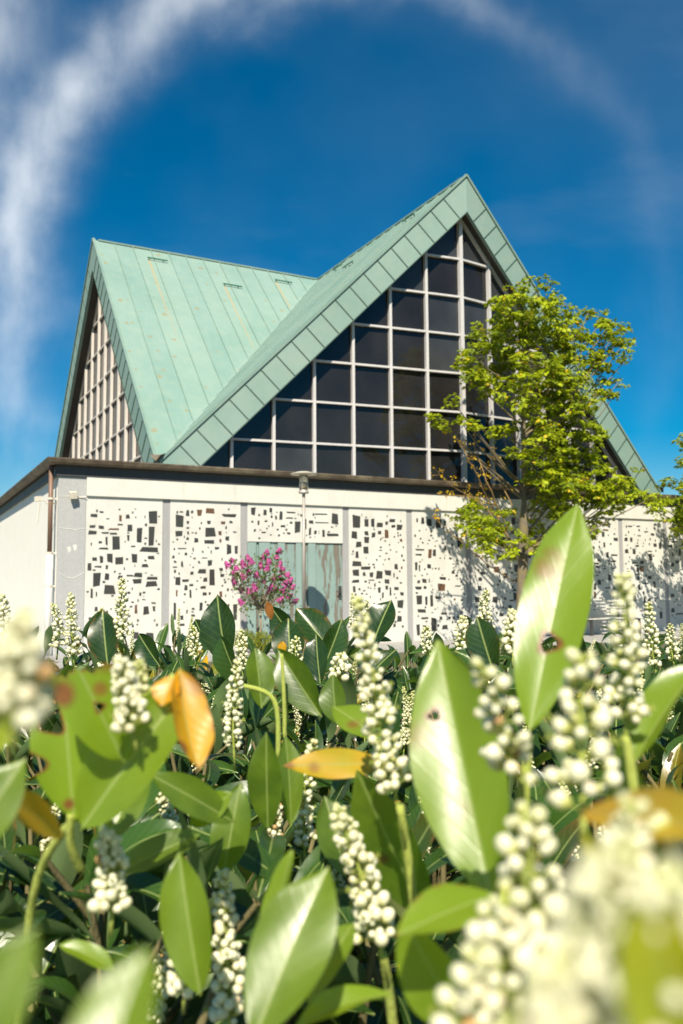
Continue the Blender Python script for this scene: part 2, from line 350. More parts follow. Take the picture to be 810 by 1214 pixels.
# ------------------------------------------------------------------ world, sun
W = bpy.data.worlds.new('World'); SC.world = W; W.use_nodes = True
SUN_DIR = Vector((-.53, -.85, 0)).normalized(); SUN_EL = math.radians(47)
SUN = Vector((SUN_DIR.x*math.cos(SUN_EL), SUN_DIR.y*math.cos(SUN_EL), math.sin(SUN_EL)))
def world():
    t = W.node_tree; nd = t.nodes
    for n in list(nd): nd.remove(n)
    def n(ty, **kw):
        x = nd.new(ty)
        for k, v in kw.items(): setattr(x, k, v)
        return x
    def m(op, a, b=0, c=None, clamp=False):
        x = n('ShaderNodeMath', operation=op, use_clamp=clamp)
        for i, v in enumerate((a, b, c)):
            if v is None: continue
            if hasattr(v, 'links'): t.links.new(v, x.inputs[i])
            else: x.inputs[i].default_value = v
        return x.outputs[0]
    out = n('ShaderNodeOutputWorld'); bg = n('ShaderNodeBackground'); t.links.new(bg.outputs[0], out.inputs[0])
    sky = n('ShaderNodeTexSky', sky_type='NISHITA'); sky.sun_disc = False
    sky.sun_elevation = SUN_EL; sky.sun_rotation = math.atan2(SUN.x, SUN.y)
    sky.altitude = 300; sky.air_density = 1.0; sky.dust_density = .35; sky.ozone_density = 2.2
    hs = n('ShaderNodeHueSaturation'); hs.inputs['Saturation'].default_value = SKY_SAT; hs.inputs['Hue'].default_value = SKY_HUE; hs.inputs['Value'].default_value = SKY_VAL
    t.links.new(sky.outputs[0], hs.inputs['Color'])
    # thin cirrus: a long wisp curving over this quarter of the sky, in direction space (infinitely far away)
    tc = n('ShaderNodeTexCoord')
    def dot(v):
        x = n('ShaderNodeVectorMath', operation='DOT_PRODUCT'); t.links.new(tc.outputs['Generated'], x.inputs[0]); x.inputs[1].default_value = v; return x.outputs['Value']
    az0 = .4817; el0 = .0869
    f = Vector((math.sin(az0)*math.cos(el0), math.cos(az0)*math.cos(el0), math.sin(el0)))
    r = Vector((math.cos(az0), -math.sin(az0), 0)); u = r.cross(f)
    d = m('MAXIMUM', dot(f), .05); X = m('DIVIDE', dot(r), d); Y = m('DIVIDE', dot(u), d)
    cv = n('ShaderNodeCombineXYZ'); t.links.new(X, cv.inputs[0]); t.links.new(Y, cv.inputs[1])
    def noise(sc, det, sx=1, sy=1, off=0):
        mp = n('ShaderNodeMapping'); t.links.new(cv.outputs[0], mp.inputs[0]); mp.inputs['Scale'].default_value = (sx, sy, 1); mp.inputs['Location'].default_value = (off, off*.7, 0)
        x = n('ShaderNodeTexNoise'); t.links.new(mp.outputs[0], x.inputs['Vector']); x.inputs['Scale'].default_value = sc; x.inputs['Detail'].default_value = det; x.inputs['Roughness'].default_value = .5; return x.outputs[0]
    wob = m('ADD', m('MULTIPLY', m('SUBTRACT', noise(3.6, 3), .5), .36), m('MULTIPLY', m('SUBTRACT', noise(13, 6, off=5), .5), .16))
    ex = m('DIVIDE', m('SUBTRACT', X, -.01), .385); ey = m('DIVIDE', m('SUBTRACT', Y, .20), .434)
    rad = m('ADD', m('SQRT', m('ADD', m('MULTIPLY', ex, ex), m('MULTIPLY', ey, ey))), wob)
    # broad and dense on the west side, thin on the east side
    side = m('MULTIPLY_ADD', X, -1.5, .44, clamp=True)
    wd = m('MULTIPLY_ADD', side, .058, .06)
    g = m('DIVIDE', m('SUBTRACT', rad, 1.0), wd)
    band = m('EXPONENT', m('MULTIPLY', m('MULTIPLY', g, g), -1))
    amp = m('MULTIPLY_ADD', side, .66, .04)
    tex = m('MULTIPLY_ADD', m('ADD', m('MULTIPLY', noise(3.2, 4, off=3), .6), m('MULTIPLY', noise(11, 8, 1.6, .8, off=7), .4)), 3.2, -1.02, clamp=True)
    up = m('MULTIPLY_ADD', Y, 3.0, .25, clamp=True)
    k1 = m('MULTIPLY', m('MULTIPLY', m('MULTIPLY', band, amp), tex), up)
    # a second patch high in the west
    gx = m('DIVIDE', m('ADD', X, .43), .075); gy = m('DIVIDE', m('SUBTRACT', Y, .60), .11)
    g2 = m('EXPONENT', m('MULTIPLY', m('ADD', m('MULTIPLY', gx, gx), m('MULTIPLY', gy, gy)), -1))
    k2 = m('MULTIPLY', m('MULTIPLY', g2, .75), tex)
    # faint streaks
    k3 = m('ADD', m('MULTIPLY', m('SUBTRACT', noise(2.3, 5, 1, 2.6, 9), .56, clamp=True), .25), m('MULTIPLY', m('SUBTRACT', noise(2.0, 4, off=21), .45, clamp=True), .13))
    k = m('ADD', m('ADD', k1, k2), k3, clamp=True)
    mix = n('ShaderNodeMix', data_type='RGBA'); t.links.new(k, mix.inputs['Factor']); t.links.new(hs.outputs[0], mix.inputs[6]); mix.inputs[7].default_value = CLOUD
    t.links.new(mix.outputs[2], bg.inputs[0]); bg.inputs[1].default_value = SKY_STR
SKY_SAT, SKY_HUE, SKY_VAL, SKY_STR = 1.82, .4915, .60, .10
CLOUD = (7.2, 7.5, 7.6, 1)
world()
sl = bpy.data.lights.new('sun', 'SUN'); so = bpy.data.objects.new('sun', sl); COL.objects.link(so)
sl.energy = 5.0; sl.angle = math.radians(.53); sl.color = (1.0, .915, .75)
so.rotation_euler = SUN.to_track_quat('Z', 'Y').to_euler(); so.location = SUN*60
vs = SC.view_settings; vs.view_transform = 'Standard'; vs.look = 'None'; vs.exposure = .70; vs.gamma = 1; vs.use_curve_mapping = False

# ------------------------------------------------------------------ ground
g = MB(); g.add([(-300, -300, 0), (300, -300, 0), (300, 300, 0), (-300, 300, 0)], [(0, 1, 2, 3)])
tag(g.build('ground', M['ground']), kind='structure')
g = MB(); g.box((-2.2, -2.6, -.05), (24, -.02, .02)); g.box((-2.2, -.02, -.05), (-.02, 19, .02))
tag(g.build('path', M['slabs']), kind='structure')

# ------------------------------------------------------------------ church
church = empty('church', (9.79, 8.48, 0), 'low white church with folded pointed green copper roof and mosaic glass walls', 'church')
CX, CY, K = 9.790, 8.482, 7.547
Z0, BW, WO = 4.008, .963, .256
HT, HC = 11.684, 11.787
LX, LY = 19.58, 17.0
w = MB(); w.box((0, .07, 0), (LX, LY, 3.6)); w.build('wall', M['stucco'], church)
PIL = [2.147, 3.847, 6.316]+[6.316+1.7*i for i in range(1, 8)]
for x0, x1 in ((0, .528), (19.052, LX)):
    w = MB(); w.box((x0, -.012, 0), (x1, .068, 3.49)); w.build('corner_pier', M['column'], church, bevel=.008)
w = MB(); w.box((.53, -.045, 3.119), (19.05, .068, 3.49)); w.build('cornice', M['band'], church, bevel=.006)
for x in PIL:
    w = MB(); w.box((x-.079, .016, 0), (x+.079, .067, 3.117)); w.build('pilaster', M['grey'], church, bevel=.004)
MOSAIC={1:[(0.68,2.74,0.142,0.064),(0.83,2.81,0.072,0.032),(0.95,2.68,0.063,0.023),(1.2,2.7,0.046,0.129),(1.35,2.74,0.083,0.083),(1.51,2.73,0.023,0.028),(1.7,2.74,0.019,0.056),(1.87,2.74,0.171,0.262),(1.72,2.58,0.047,0.047),(1.2,2.57,0.119,0.028),(0.65,2.52,0.115,0.054),(0.83,2.51,0.089,0.064),(1.4,2.51,0.12,0.129),(1.08,2.48,0.2,0.037),(0.91,2.4,0.135,0.027),(1.08,2.39,0.127,0.037),(0.66,2.4,0.142,0.072),(1.37,2.31,0.041,0.12),(1.59,2.38,0.103,0.306),(1.84,2.37,0.104,0.373),(0.94,2.24,0.036,0.164),(0.82,2.21,0.062,0.045),(1.13,2.21,0.155,0.247),(0.64,2.17,0.027,0.054),(1.47,2.14,0.083,0.028),(0.89,2.09,0.179,0.036),(1.81,2.08,0.359,0.093),(0.85,1.87,0.062,0.145),(1.0,1.9,0.108,0.163),(1.5,1.91,0.102,0.175),(1.84,1.92,0.132,0.06),(0.72,1.88,0.089,0.063),(1.19,1.85,0.136,0.128),(1.35,1.88,0.037,0.037),(1.72,1.76,0.122,0.06),(0.95,1.72,0.045,0.082),(0.62,1.72,0.062,0.153),(0.79,1.73,0.133,0.036),(0.75,1.48,0.151,0.26),(0.96,1.53,0.099,0.127),(1.22,1.52,0.082,0.064),(1.59,1.57,0.177,0.092),(1.86,1.5,0.188,0.056),(1.41,1.55,0.138,0.037),(1.56,1.44,0.158,0.092),(1.85,1.39,0.217,0.111),(1.02,1.28,0.198,0.163),(0.9,1.43,0.045,0.041),(0.67,1.21,0.035,0.179),(0.76,1.19,0.027,0.099),(1.7,1.21,0.047,0.041),(1.63,1.18,0.037,0.073),(1.7,1.07,0.065,0.023),(1.9,1.0,0.103,0.028),(1.75,0.86,0.112,0.165),(1.91,0.89,0.056,0.111),(1.54,0.89,0.055,0.164),(1.59,0.66,0.037,0.046),(1.92,0.65,0.028,0.037),(0.64,0.72,0.035,0.044),(1.24,0.84,0.136,0.127),(1.84,0.32,0.159,0.156),(1.55,0.36,0.12,0.127),(0.76,0.9,0.053,0.089)],
2:[(2.46,2.87,0.068,0.029),(2.6,2.85,0.069,0.134),(2.85,2.87,0.1,0.125),(3.09,2.92,0.182,0.107),(3.5,2.83,0.279,0.059),(2.42,2.67,0.166,0.256),(3.06,2.67,0.07,0.068),(3.37,2.67,0.092,0.058),(3.55,2.69,0.062,0.049),(2.6,2.54,0.059,0.038),(2.4,2.42,0.146,0.104),(3.09,2.47,0.212,0.183),(2.61,2.44,0.039,0.067),(3.3,2.45,0.061,0.087),(3.64,2.48,0.083,0.029),(2.38,2.3,0.039,0.038),(3.47,2.34,0.072,0.088),(2.78,2.29,0.089,0.086),(3.08,2.26,0.202,0.077),(3.31,2.29,0.041,0.068),(3.5,2.11,0.103,0.194),(3.67,2.11,0.062,0.166),(3.24,2.13,0.081,0.058),(2.48,2.11,0.176,0.019),(2.32,2.1,0.039,0.047),(2.72,2.09,0.03,0.067),(2.57,2.0,0.059,0.047),(2.93,2.05,0.04,0.038),(3.11,2.05,0.025,0.077),(2.42,2.01,0.024,0.038),(2.97,1.92,0.1,0.024),(3.09,1.82,0.1,0.115),(2.48,1.79,0.049,0.113),(2.34,1.84,0.058,0.038),(2.85,1.83,0.04,0.048),(2.34,1.73,0.077,0.028),(2.34,1.64,0.048,0.056),(2.7,1.6,0.079,0.066),(2.91,1.65,0.149,0.095),(3.33,1.68,0.071,0.067),(3.45,1.74,0.041,0.048),(3.14,1.52,0.121,0.316),(3.36,1.56,0.081,0.058),(2.99,1.47,0.08,0.086),(2.56,1.45,0.127,0.047),(2.4,1.44,0.087,0.15),(2.81,1.44,0.03,0.028),(2.69,1.36,0.088,0.043),(3.43,1.41,0.041,0.039),(2.57,1.3,0.059,0.104),(2.94,1.31,0.139,0.052),(2.38,1.2,0.029,0.131),(2.67,1.18,0.039,0.16),(2.97,1.17,0.09,0.067),(3.09,1.18,0.05,0.048),(3.33,1.16,0.061,0.125),(2.55,1.17,0.039,0.038),(2.9,0.91,0.059,0.151),(3.26,0.98,0.04,0.029),(3.18,0.93,0.05,0.029),(2.34,0.82,0.048,0.354),(2.49,0.69,0.058,0.093),(2.73,0.87,0.059,0.038),(2.6,0.81,0.029,0.075),(3.0,0.75,0.05,0.152),(3.14,0.67,0.1,0.19),(2.73,0.73,0.078,0.038),(3.65,0.78,0.082,0.318),(2.49,0.55,0.106,0.051),(2.67,0.49,0.049,0.037),(3.62,1.43,0.072,0.165)],
3:[(4.05,2.94,0.106,0.159),(4.33,2.92,0.086,0.11),(4.47,2.98,0.065,0.09),(4.71,2.87,0.088,0.171),(4.94,2.94,0.2,0.03),(4.91,2.82,0.155,0.03),(4.19,2.86,0.043,0.04),(4.49,2.83,0.049,0.05),(4.59,2.82,0.044,0.08),(4.04,2.71,0.042,0.04),(4.18,2.69,0.037,0.099),(4.35,2.74,0.075,0.035),(4.76,2.64,0.099,0.045),(5.11,2.64,0.123,0.254),(5.3,2.69,0.034,0.235),(4.51,2.67,0.032,0.09),(4.42,2.63,0.032,0.03),(4.09,2.53,0.042,0.05),(4.22,2.54,0.027,0.03),(4.31,2.49,0.096,0.035),(4.66,2.43,0.054,0.04),(4.78,2.48,0.033,0.03),(4.89,2.48,0.066,0.045),(5.44,2.75,0.102,0.072),(5.71,2.93,0.3,0.026),(6.04,2.84,0.175,0.239),(5.7,2.74,0.323,0.021),(5.41,2.53,0.051,0.164),(5.54,2.52,0.063,0.082),(5.63,2.53,0.017,0.072),(5.75,2.5,0.052,0.155),(5.98,2.47,0.303,0.052)],
4:[(6.6,2.79,0.18,0.285),(6.86,2.76,0.097,0.18),(7.02,2.78,0.079,0.192),(7.2,2.73,0.148,0.107),(7.39,2.78,0.075,0.075),(7.54,2.84,0.15,0.07),(7.57,2.71,0.1,0.065),(7.74,2.69,0.152,0.13),(6.53,2.49,0.131,0.168),(6.85,2.53,0.097,0.095),(7.04,2.49,0.11,0.106),(7.2,2.55,0.086,0.075),(7.39,2.53,0.087,0.193),(6.86,2.37,0.133,0.137),(6.65,2.27,0.132,0.126),(6.84,2.14,0.121,0.148),(6.6,2.04,0.072,0.147),(6.6,1.82,0.239,0.115),(6.83,1.73,0.217,0.063),(6.57,1.62,0.167,0.136),(6.78,1.59,0.072,0.073),(6.97,1.57,0.097,0.116),(7.18,1.58,0.159,0.169),(7.41,1.62,0.161,0.117),(7.64,1.76,0.088,0.118),(7.79,1.74,0.038,0.054),(7.58,1.56,0.037,0.107),(6.57,1.43,0.191,0.057),(6.82,1.42,0.06,0.042),(7.39,1.42,0.136,0.095),(6.97,1.45,0.158,0.021),(7.03,1.81,0.061,0.032),(7.64,1.25,0.138,0.064),(7.79,1.13,0.088,0.075),(7.48,1.19,0.037,0.17),(6.52,1.24,0.071,0.135),(7.18,1.22,0.073,0.126),(7.38,1.28,0.074,0.095),(7.58,1.12,0.031,0.032),(7.74,0.89,0.163,0.17),(7.72,0.55,0.125,0.127),(7.55,0.69,0.087,0.095),(7.58,0.4,0.062,0.074),(7.41,0.41,0.074,0.074),(7.27,1.1,0.049,0.127),(6.83,0.87,0.096,0.115),(6.69,0.79,0.084,0.073),(7.08,0.73,0.097,0.073),(6.78,1.21,0.06,0.031),(6.84,1.13,0.048,0.026),(7.06,1.34,0.036,0.074),(7.23,2.21,0.049,0.032),(7.35,2.36,0.037,0.037),(7.47,2.27,0.031,0.032),(7.6,2.46,0.038,0.032),(7.71,2.49,0.038,0.038),(7.22,2.14,0.086,0.021),(7.38,2.07,0.062,0.027),(7.78,2.38,0.063,0.065),(7.65,2.11,0.038,0.032),(7.8,2.02,0.044,0.065),(7.34,1.92,0.031,0.032),(7.84,2.22,0.032,0.043),(7.12,1.92,0.037,0.042),(7.71,0.71,0.075,0.027),(7.8,0.37,0.05,0.053)],
5:[(8.4,2.87,0.091,0.143),(8.59,2.83,0.145,0.166),(8.84,2.81,0.173,0.211),(8.24,2.87,0.058,0.088),(9.03,2.82,0.054,0.123),(9.46,2.36,0.136,0.235),(8.3,2.17,0.246,0.033),(8.27,2.05,0.194,0.038),(8.59,2.07,0.092,0.197),(8.71,2.1,0.079,0.165),(9.04,2.23,0.053,0.133),(8.2,1.78,0.064,0.206),(8.29,1.73,0.039,0.141),(8.56,1.78,0.104,0.109),(8.18,2.5,0.051,0.055),(8.33,2.43,0.039,0.044),(8.64,2.61,0.053,0.055),(8.68,2.45,0.033,0.033),(8.93,1.49,0.186,0.066),(8.91,1.27,0.172,0.175),(8.25,1.41,0.077,0.065),(8.42,1.43,0.104,0.098),(8.25,1.26,0.167,0.065),(8.44,1.27,0.078,0.065),(9.25,1.64,0.081,0.078),(9.35,1.56,0.068,0.056),(8.36,1.56,0.039,0.033),(8.5,1.59,0.039,0.033),(8.27,0.97,0.154,0.205),(8.47,0.96,0.065,0.206),(8.61,0.97,0.078,0.271),(8.8,1.03,0.158,0.055),(8.32,0.72,0.219,0.075),(8.4,0.55,0.207,0.043),(8.67,0.39,0.131,0.325),(8.23,0.28,0.089,0.268),(8.45,0.25,0.155,0.237),(8.87,0.54,0.092,0.076),(8.99,0.32,0.159,0.098),(8.98,0.65,0.172,0.055),(9.38,1.3,0.162,0.028),(9.49,0.96,0.068,0.055),(9.28,0.98,0.054,0.055),(9.48,1.41,0.054,0.056),(9.47,0.66,0.068,0.055),(9.24,0.53,0.067,0.066),(9.17,1.97,0.054,0.044),(8.88,1.97,0.04,0.028),(8.37,1.93,0.032,0.033),(8.74,2.26,0.04,0.028)],
6:[(10.66,2.01,0.158,0.092),(10.3,1.79,0.099,0.091),(10.56,1.71,0.143,0.16),(10.82,1.55,0.13,0.126),(10.14,1.61,0.126,0.079),(10.06,1.47,0.098,0.079),(9.99,2.04,0.139,0.034),(11.01,1.75,0.058,0.058),(10.66,1.42,0.071,0.057),(11.04,1.63,0.065,0.046),(9.96,0.97,0.152,0.123),(10.5,0.96,0.156,0.147),(9.94,0.79,0.069,0.067),(10.81,0.98,0.072,0.057),(11.01,0.93,0.13,0.046),(10.96,0.77,0.116,0.091),(10.03,1.24,0.097,0.112),(10.23,1.07,0.042,0.113),(10.69,0.58,0.129,0.079),(10.31,1.1,0.042,0.113),(10.06,2.54,0.126,0.125),(10.27,2.43,0.085,0.08),(10.56,2.61,0.157,0.104),(10.81,2.5,0.087,0.127),(10.41,2.2,0.071,0.069),(10.13,2.26,0.112,0.045)]}

def random_mosaic(x0, x1, seed):
    r = random.Random(seed); L = []; tries = 0
    while len(L) < 95 and tries < 3000:
        tries += 1
        big = r.random() < .45
        w_, h_ = (r.uniform(.07, .16), r.uniform(.06, .20)) if big else (r.uniform(.02, .06), r.uniform(.02, .07))
        if r.random() < .2: w_, h_ = r.uniform(.1, .24), r.uniform(.025, .05)
        x, z = r.uniform(x0+.08, x1-.08), r.uniform(.35, 2.98)
        if any(abs(x-a) < (w_+c)/2+.025 and abs(z-b) < (h_+d)/2+.025 for a, b, c, d in L): continue
        if x-w_/2 < x0+.03 or x+w_/2 > x1-.03: continue
        L.append((x, z, w_, h_))
    return L
edges = [.528]+PIL+[19.052]
for i in range(len(edges)-1):
    a = edges[i]+(.079 if i else 0); b = edges[i+1]-(.079 if i < len(edges)-2 else 0)
    door = i == 2
    p = MB(); p.box((a+.001, 0, 2.285 if door else 0), (b-.001, .066, 3.118))
    L = MOSAIC.get(i+1) or random_mosaic(a, b, 40+i)
    if i+1 in MOSAIC:
        r2 = random.Random(300+i); L = list(L); z_lo = 2.36 if door else min(z for _, z, _, _ in L)
        for _ in range(900):
            if len(L) > (52 if door else 112): break
            w_, h_ = r2.uniform(.018, .06), r2.uniform(.018, .06); x, z = r2.uniform(a+.06, b-.06), r2.uniform(z_lo, 2.97)
            if not any(abs(x-p_)< (w_+c)/2+.02 and abs(z-q_) < (h_+d)/2+.02 for p_, q_, c, d in L): L.append((x, z, w_, h_))
    if i+1 in MOSAIC and not door:
        L = L+[q for q in random_mosaic(a, b, 70+i) if q[1] < min(z for _, z, _, _ in L)-.1]
        if i+1 == 6: L = L+[q for q in random_mosaic(a, b, 99) if q[0] > 11.0 and q[1] < 3][:24]
    q = p; rr = random.Random(i)
    for x, z, w_, h_ in L:
        if not (a+.012 < x-w_/2 and x+w_/2 < b-.012): continue
        jx, jz = w_*.10+.004, h_*.07+.003
        t = [(x+sx*w_/2+rr.uniform(-jx, jx), z+sz*h_/2+rr.uniform(-jz, jz)) for sx, sz in ((-1, -1), (1, -1), (1, 1), (-1, 1))]
        y0, y1 = -.004, .02
        q.add([(u, y0, v) for u, v in t]+[(u, y1, v) for u, v in t], [(0, 1, 2, 3), (0, 4, 5, 1), (1, 5, 6, 2), (2, 6, 7, 3), (3, 7, 4, 0)], 2 if rr.random() < .03 else 1)
    p.build('mosaic_panel', [M['panel'], M['glass_block'], M['glass_brown']], church)
# door of worn turquoise boards
px_edges = [293.5, 303.6, 306.9, 320, 329, 338, 350.8, 357.6, 365.3, 374.3, 390.6, 407]
kinds = 'tdtptptdtpp'
w = MB(); xs = [on_y(p_, 690, .03)[0] for p_ in px_edges]; xs[0] = 3.93; xs[-1] = 6.235
for k, a, b in zip(kinds, xs, xs[1:]):
    y = {'t': .012, 'd': .048, 'p': .034}[k]
    w.box((a+.002, y, .04), (b-.002, .066, 2.282), {'t': 1, 'd': 0, 'p': 0}[k])
door = w.build('door', [M['peel'], M['paint']], church, bevel=.004)
w = MB(); hx = on_y(405, 705, 0)[0]-.03; w.box((hx-.03, -.004, 1.05), (hx+.03, .032, 1.32)); w.tube([(hx, -.004, 1.2), (hx, -.06, 1.2), (hx-.12, -.06, 1.2)], .012)
w.build('door_handle', M['dark_iron'], door)
# flat roof: fascia, gutter, deck
w = MB(); w.box((-.05, -.05, 3.492), (LX+.05, LY+.05, 3.79)); w.build('fascia', M['fascia'], church)
w = MB(); w.box((-.04, -.04, 3.792), (LX+.04, LY+.04, 3.815)); w.build('roof_deck', M['deck'], church)
w = MB()
o = .245; gp = [(0, 3.735), (-.035, 3.705), (-.10, 3.70), (-.17, 3.735), (-.195, 3.80), (-.195, 3.822), (-.18, 3.822), (-.165, 3.775), (0, 3.775)]
ring = [(-.052, -.052, -1, -1), (LX+.052, -.052, 1, -1), (LX+.052, LY+.052, 1, 1), (-.052, LY+.052, -1, 1)]
b0 = []
for (x, y, sx, sy) in ring: b0.append([(x-sx*d, y-sy*d, z) for d, z in gp])
V = [v for r_ in b0 for v in r_]; n_ = len(gp)
Fs = [(i*n_+k, ((i+1) % 4)*n_+k, ((i+1) % 4)*n_+(k+1) % n_, i*n_+(k+1) % n_) for i in range(4) for k in range(n_)]
w.add(V, Fs)
for i in range(26):      # gutter brackets
    x = .4+i*.74; w.box((x-.012, -.252, 3.80), (x+.012, -.05, 3.828))
w.build('gutter', M['gutter'], church)
# downpipe at the corner
w = MB(); w.tube([(-.12, .13, 3.72), (-.12, .13, 1.98)], .046, 14, 0); w.build('downpipe', M['brown_pipe'], church, smooth=True)
w = MB(); w.tube([(-.12, .13, 1.98), (-.12, .13, .02)], .062, 14); w.build('lower_downpipe', M['white_pipe'], church, smooth=True)
for z in (3.05, 1.99, 1.35):
    w = MB(); w.lathe(-.12, .13, [(.066, z-.02), (.066, z+.02)], 14); w.box((-.08, .115, z-.015), (0, .145, z+.015))
    w.build('pipe_clip', M['white_plastic'], church)
# flood lights on the corner
w = MB(); w.obox((.20, -.16, 3.03), (.14, .03, .01), (0, .09, .03), (-.02, -.02, .13)); w.box((.26, -.07, 3.08), (.29, -.012, 3.11)); w.tube([(.30, -.03, 3.09), (.40, -.02, 3.08), (.53, -.05, 3.10)], .008, 5)
w.build('floodlight', M['white_plastic'], church, bevel=.008)
w = MB(); w.obox((-.42, .10, 2.98), (.13, .02, .02), (0, .10, 0), (0, 0, .10)); w.tube([(-.30, .13, 3.03), (-.22, .13, 3.00), (-.19, .13, 2.96), (-.10, .13, 2.96), (0, .2, 2.96)], .014, 6); w.tube([(-.32, .13, 3.0), (-.34, .13, 2.8), (-.37, .13, 2.55)], .012, 5)
w.build('wall_lamp', M['white_plastic'], church)
# cracks patched on the pier
rr = random.Random(3)
for z, dz in ((2.48, -.03), (1.62, -.12), (3.10, -.01)):
    w = MB(); pts = [(.02+.5*i/9, -.0125, z+dz*math.sin(i/9*PI)+rr.uniform(-.012, .012)) for i in range(10)]; w.tube(pts, .007, 4); w.build('plaster_patch', M['panel'], church)
for x, z in ((.22, 2.06), (.33, 2.10)):
    w = MB(); w.add([(x-.04, -.0145, z+.05), (x+.03, -.0145, z+.06), (x+.04, -.0145, z-.02), (x-.01, -.0145, z-.07)], [(3, 2, 1, 0)])
    w.build('plaster_patch', M['panel'], church)

# ---- folded roof
C_ = np.array([CX, CY, HC])
TIPS = {'front': np.array([CX, CY-8.524, HT]), 'left': np.array([CX-7.484, CY, 11.80]), 'back': np.array([CX, CY+8.524, HT]), 'right': np.array([CX+8.524, CY, HT])}
KS = {(sx, sy): np.array([CX+sx*K, CY+sy*K, Z0]) for sx in (-1, 1) for sy in (-1, 1)}
HALF = [('front', (-1, -1)), ('front', (1, -1)), ('left', (-1, -1)), ('left', (-1, 1)), ('back', (-1, 1)), ('back', (1, 1)), ('right', (1, -1)), ('right', (1, 1))]
DZ = np.array([0, 0, BW-.03])
V = []; Fq = []; UV = []; MI = []
seams = MB()
def tri(a, b, c, ua, ub, uc, m):
    i = len(V); V.extend([a, b, c]); Fq.append((i, i+1, i+2)); UV.extend([ua, ub, uc]); MI.append(m)
for gname, ks in HALF:
    T, Kc = TIPS[gname], KS[ks]; Lr = np.linalg.norm(C_-T); Ls = np.linalg.norm(Kc-T)
    up = np.cross(C_-T, Kc-T); flip = up[2] < 0; up = up*(-1 if flip else 1)/np.linalg.norm(up)
    a = [(T, (0, 0)), (C_, (Lr, 0)), (Kc, (0, Ls))]
    if flip: a = [a[0], a[2], a[1]]
    tri(a[0][0], a[1][0], a[2][0], a[0][1], a[1][1], a[2][1], 0)
    tri(a[0][0]-DZ, a[2][0]-DZ, a[1][0]-DZ, (0, 0), (0, 0), (0, 0), 1)
    n = int(Lr/.56)
    for i in range(1, n+1):
        q = i*.56/Lr
        if q > .97: break
        P0 = T+(C_-T)*q+up*.008; P1 = Kc+(C_-Kc)*q+up*.008
        seams.bar(P0, P1, .024, .036, up)
    # ridge roll and valley line
    seams.bar(T+up*.01+(C_-T)*.01, C_+up*.01, .10, .05, np.array([0, 0, 1.]))
    seams.bar(C_+up*.004, Kc+up*.004, .16, .012, up, 1)
roof = np_mesh('roof', np.array(V), np.array(Fq), [M['patina_roof'], M['soffit']], church, np.array(MI), False, np.array(UV))
seams.build('standing_seam', [M['patina_seam'], M['patina_barge']], roof)
# bargeboards
for gname, ks in HALF:
    T, Kc = TIPS[gname], KS[ks]
    out = T-C_; out[2] = 0; out /= np.linalg.norm(out)
    e = Kc-T; Lb = np.linalg.norm(e); et = e/Lb
    h = np.array([e[1], -e[0], 0]); h /= np.linalg.norm(h)
    if np.dot(h, out) < 0: h = -h
    th = .07; T2 = T+out*th/max(.5, np.dot(h, out)); K2 = Kc+h*th
    d = np.array([0, 0, BW]); up_ = np.array([0, 0, .03])
    b = MB()
    P = [T+up_, Kc+up_, Kc-d, T-d, T2+up_, K2+up_, K2-d, T2-d]
    fs = [(0, 1, 2, 3), (7, 6, 5, 4), (4, 5, 1, 0), (3, 2, 6, 7), (5, 6, 2, 1)]
    cr_ = np.dot(np.cross(P[5]-P[4], P[7]-P[4]), h)
    if cr_ < 0: fs = [f[::-1] for f in fs]
    b.add(P, [f[::-1] for f in fs] if False else fs)
    perp = np.cross(et, h); perp *= -1 if perp[2] > 0 else 1
    if np.dot(perp, -et*0+np.array([0, 0, -1])) < 0: perp = -perp
    wid = BW*math.sqrt(et[0]**2+et[1]**2)
    i = 0
    while True:
        s = .95+.515*i; i += 1
        if s > Lb-.1: break
        A = T2+(K2-T2)*(s/Lb)+h*.004-np.array([0, 0, .005]); B = A+perp*(wid-.01)
        b.bar(A, B, .022, .022, h, 1)
    b.bar(T2+np.array([0, 0, .035]), K2+np.array([0, 0, .035]), .06, .07, h, 2)
    b.bar(T2-d+np.array([0, 0, .02]), K2-d+np.array([0, 0, .02]), .02, .035, h, 1)
    b.build('bargeboard', [M['patina_barge'], M['barge_seam'], M['patina_seam']], church)
# snow hooks on the slopes
for gname, ks in (('left', (-1, -1)), ('front', (-1, -1)), ('front', (1, -1))):
    T, Kc = TIPS[gname], KS[ks]; r_ = (C_-T)/np.linalg.norm(C_-T); s_ = (Kc-T)/np.linalg.norm(Kc-T)
    up = np.cross(r_, s_); up *= np.sign(up[2]); up /= np.linalg.norm(up)
    for u0, v0 in ((1.45, .72), (3.65, 1.65), (5.65, .72)):
        P0 = T+r_*u0+s_*v0+up*.07; b = MB()
        b.bar(P0, P0+r_*.62, .035, .03, up)
        for q in (.06, .5): b.bar(P0+r_*q-up*.07, P0+r_*q+up*.01, .02, .02, r_)
        b.build('snow_hook', M['snow_bar'], roof)
# scupper where the two bargeboards meet above the corner
for (sx, sy) in KS:
    k = KS[(sx, sy)]; b = MB(); D = np.array([sx, sy, 0.])/math.sqrt(2); S_ = np.array([-D[1], D[0], 0])
    I = k-D*.75+np.array([0, 0, .30]); O = k+D*.16+np.array([0, 0, .02])
    b.add([I-S_*.30+np.array([0, 0, .16]), I+S_*.30+np.array([0, 0, .16]), O+S_*.13+np.array([0, 0, .13]), O-S_*.13+np.array([0, 0, .13]), O, I-np.array([0, 0, .02])],
          [(0, 3, 4, 5), (1, 5, 4, 2), (3, 2, 4), (0, 5, 1)])
    b.box((O[0]-.10, O[1]-.10, 3.815), (O[0]+.10, O[1]+.10, 3.96))
    b.build('scupper', M['gutter'], church)

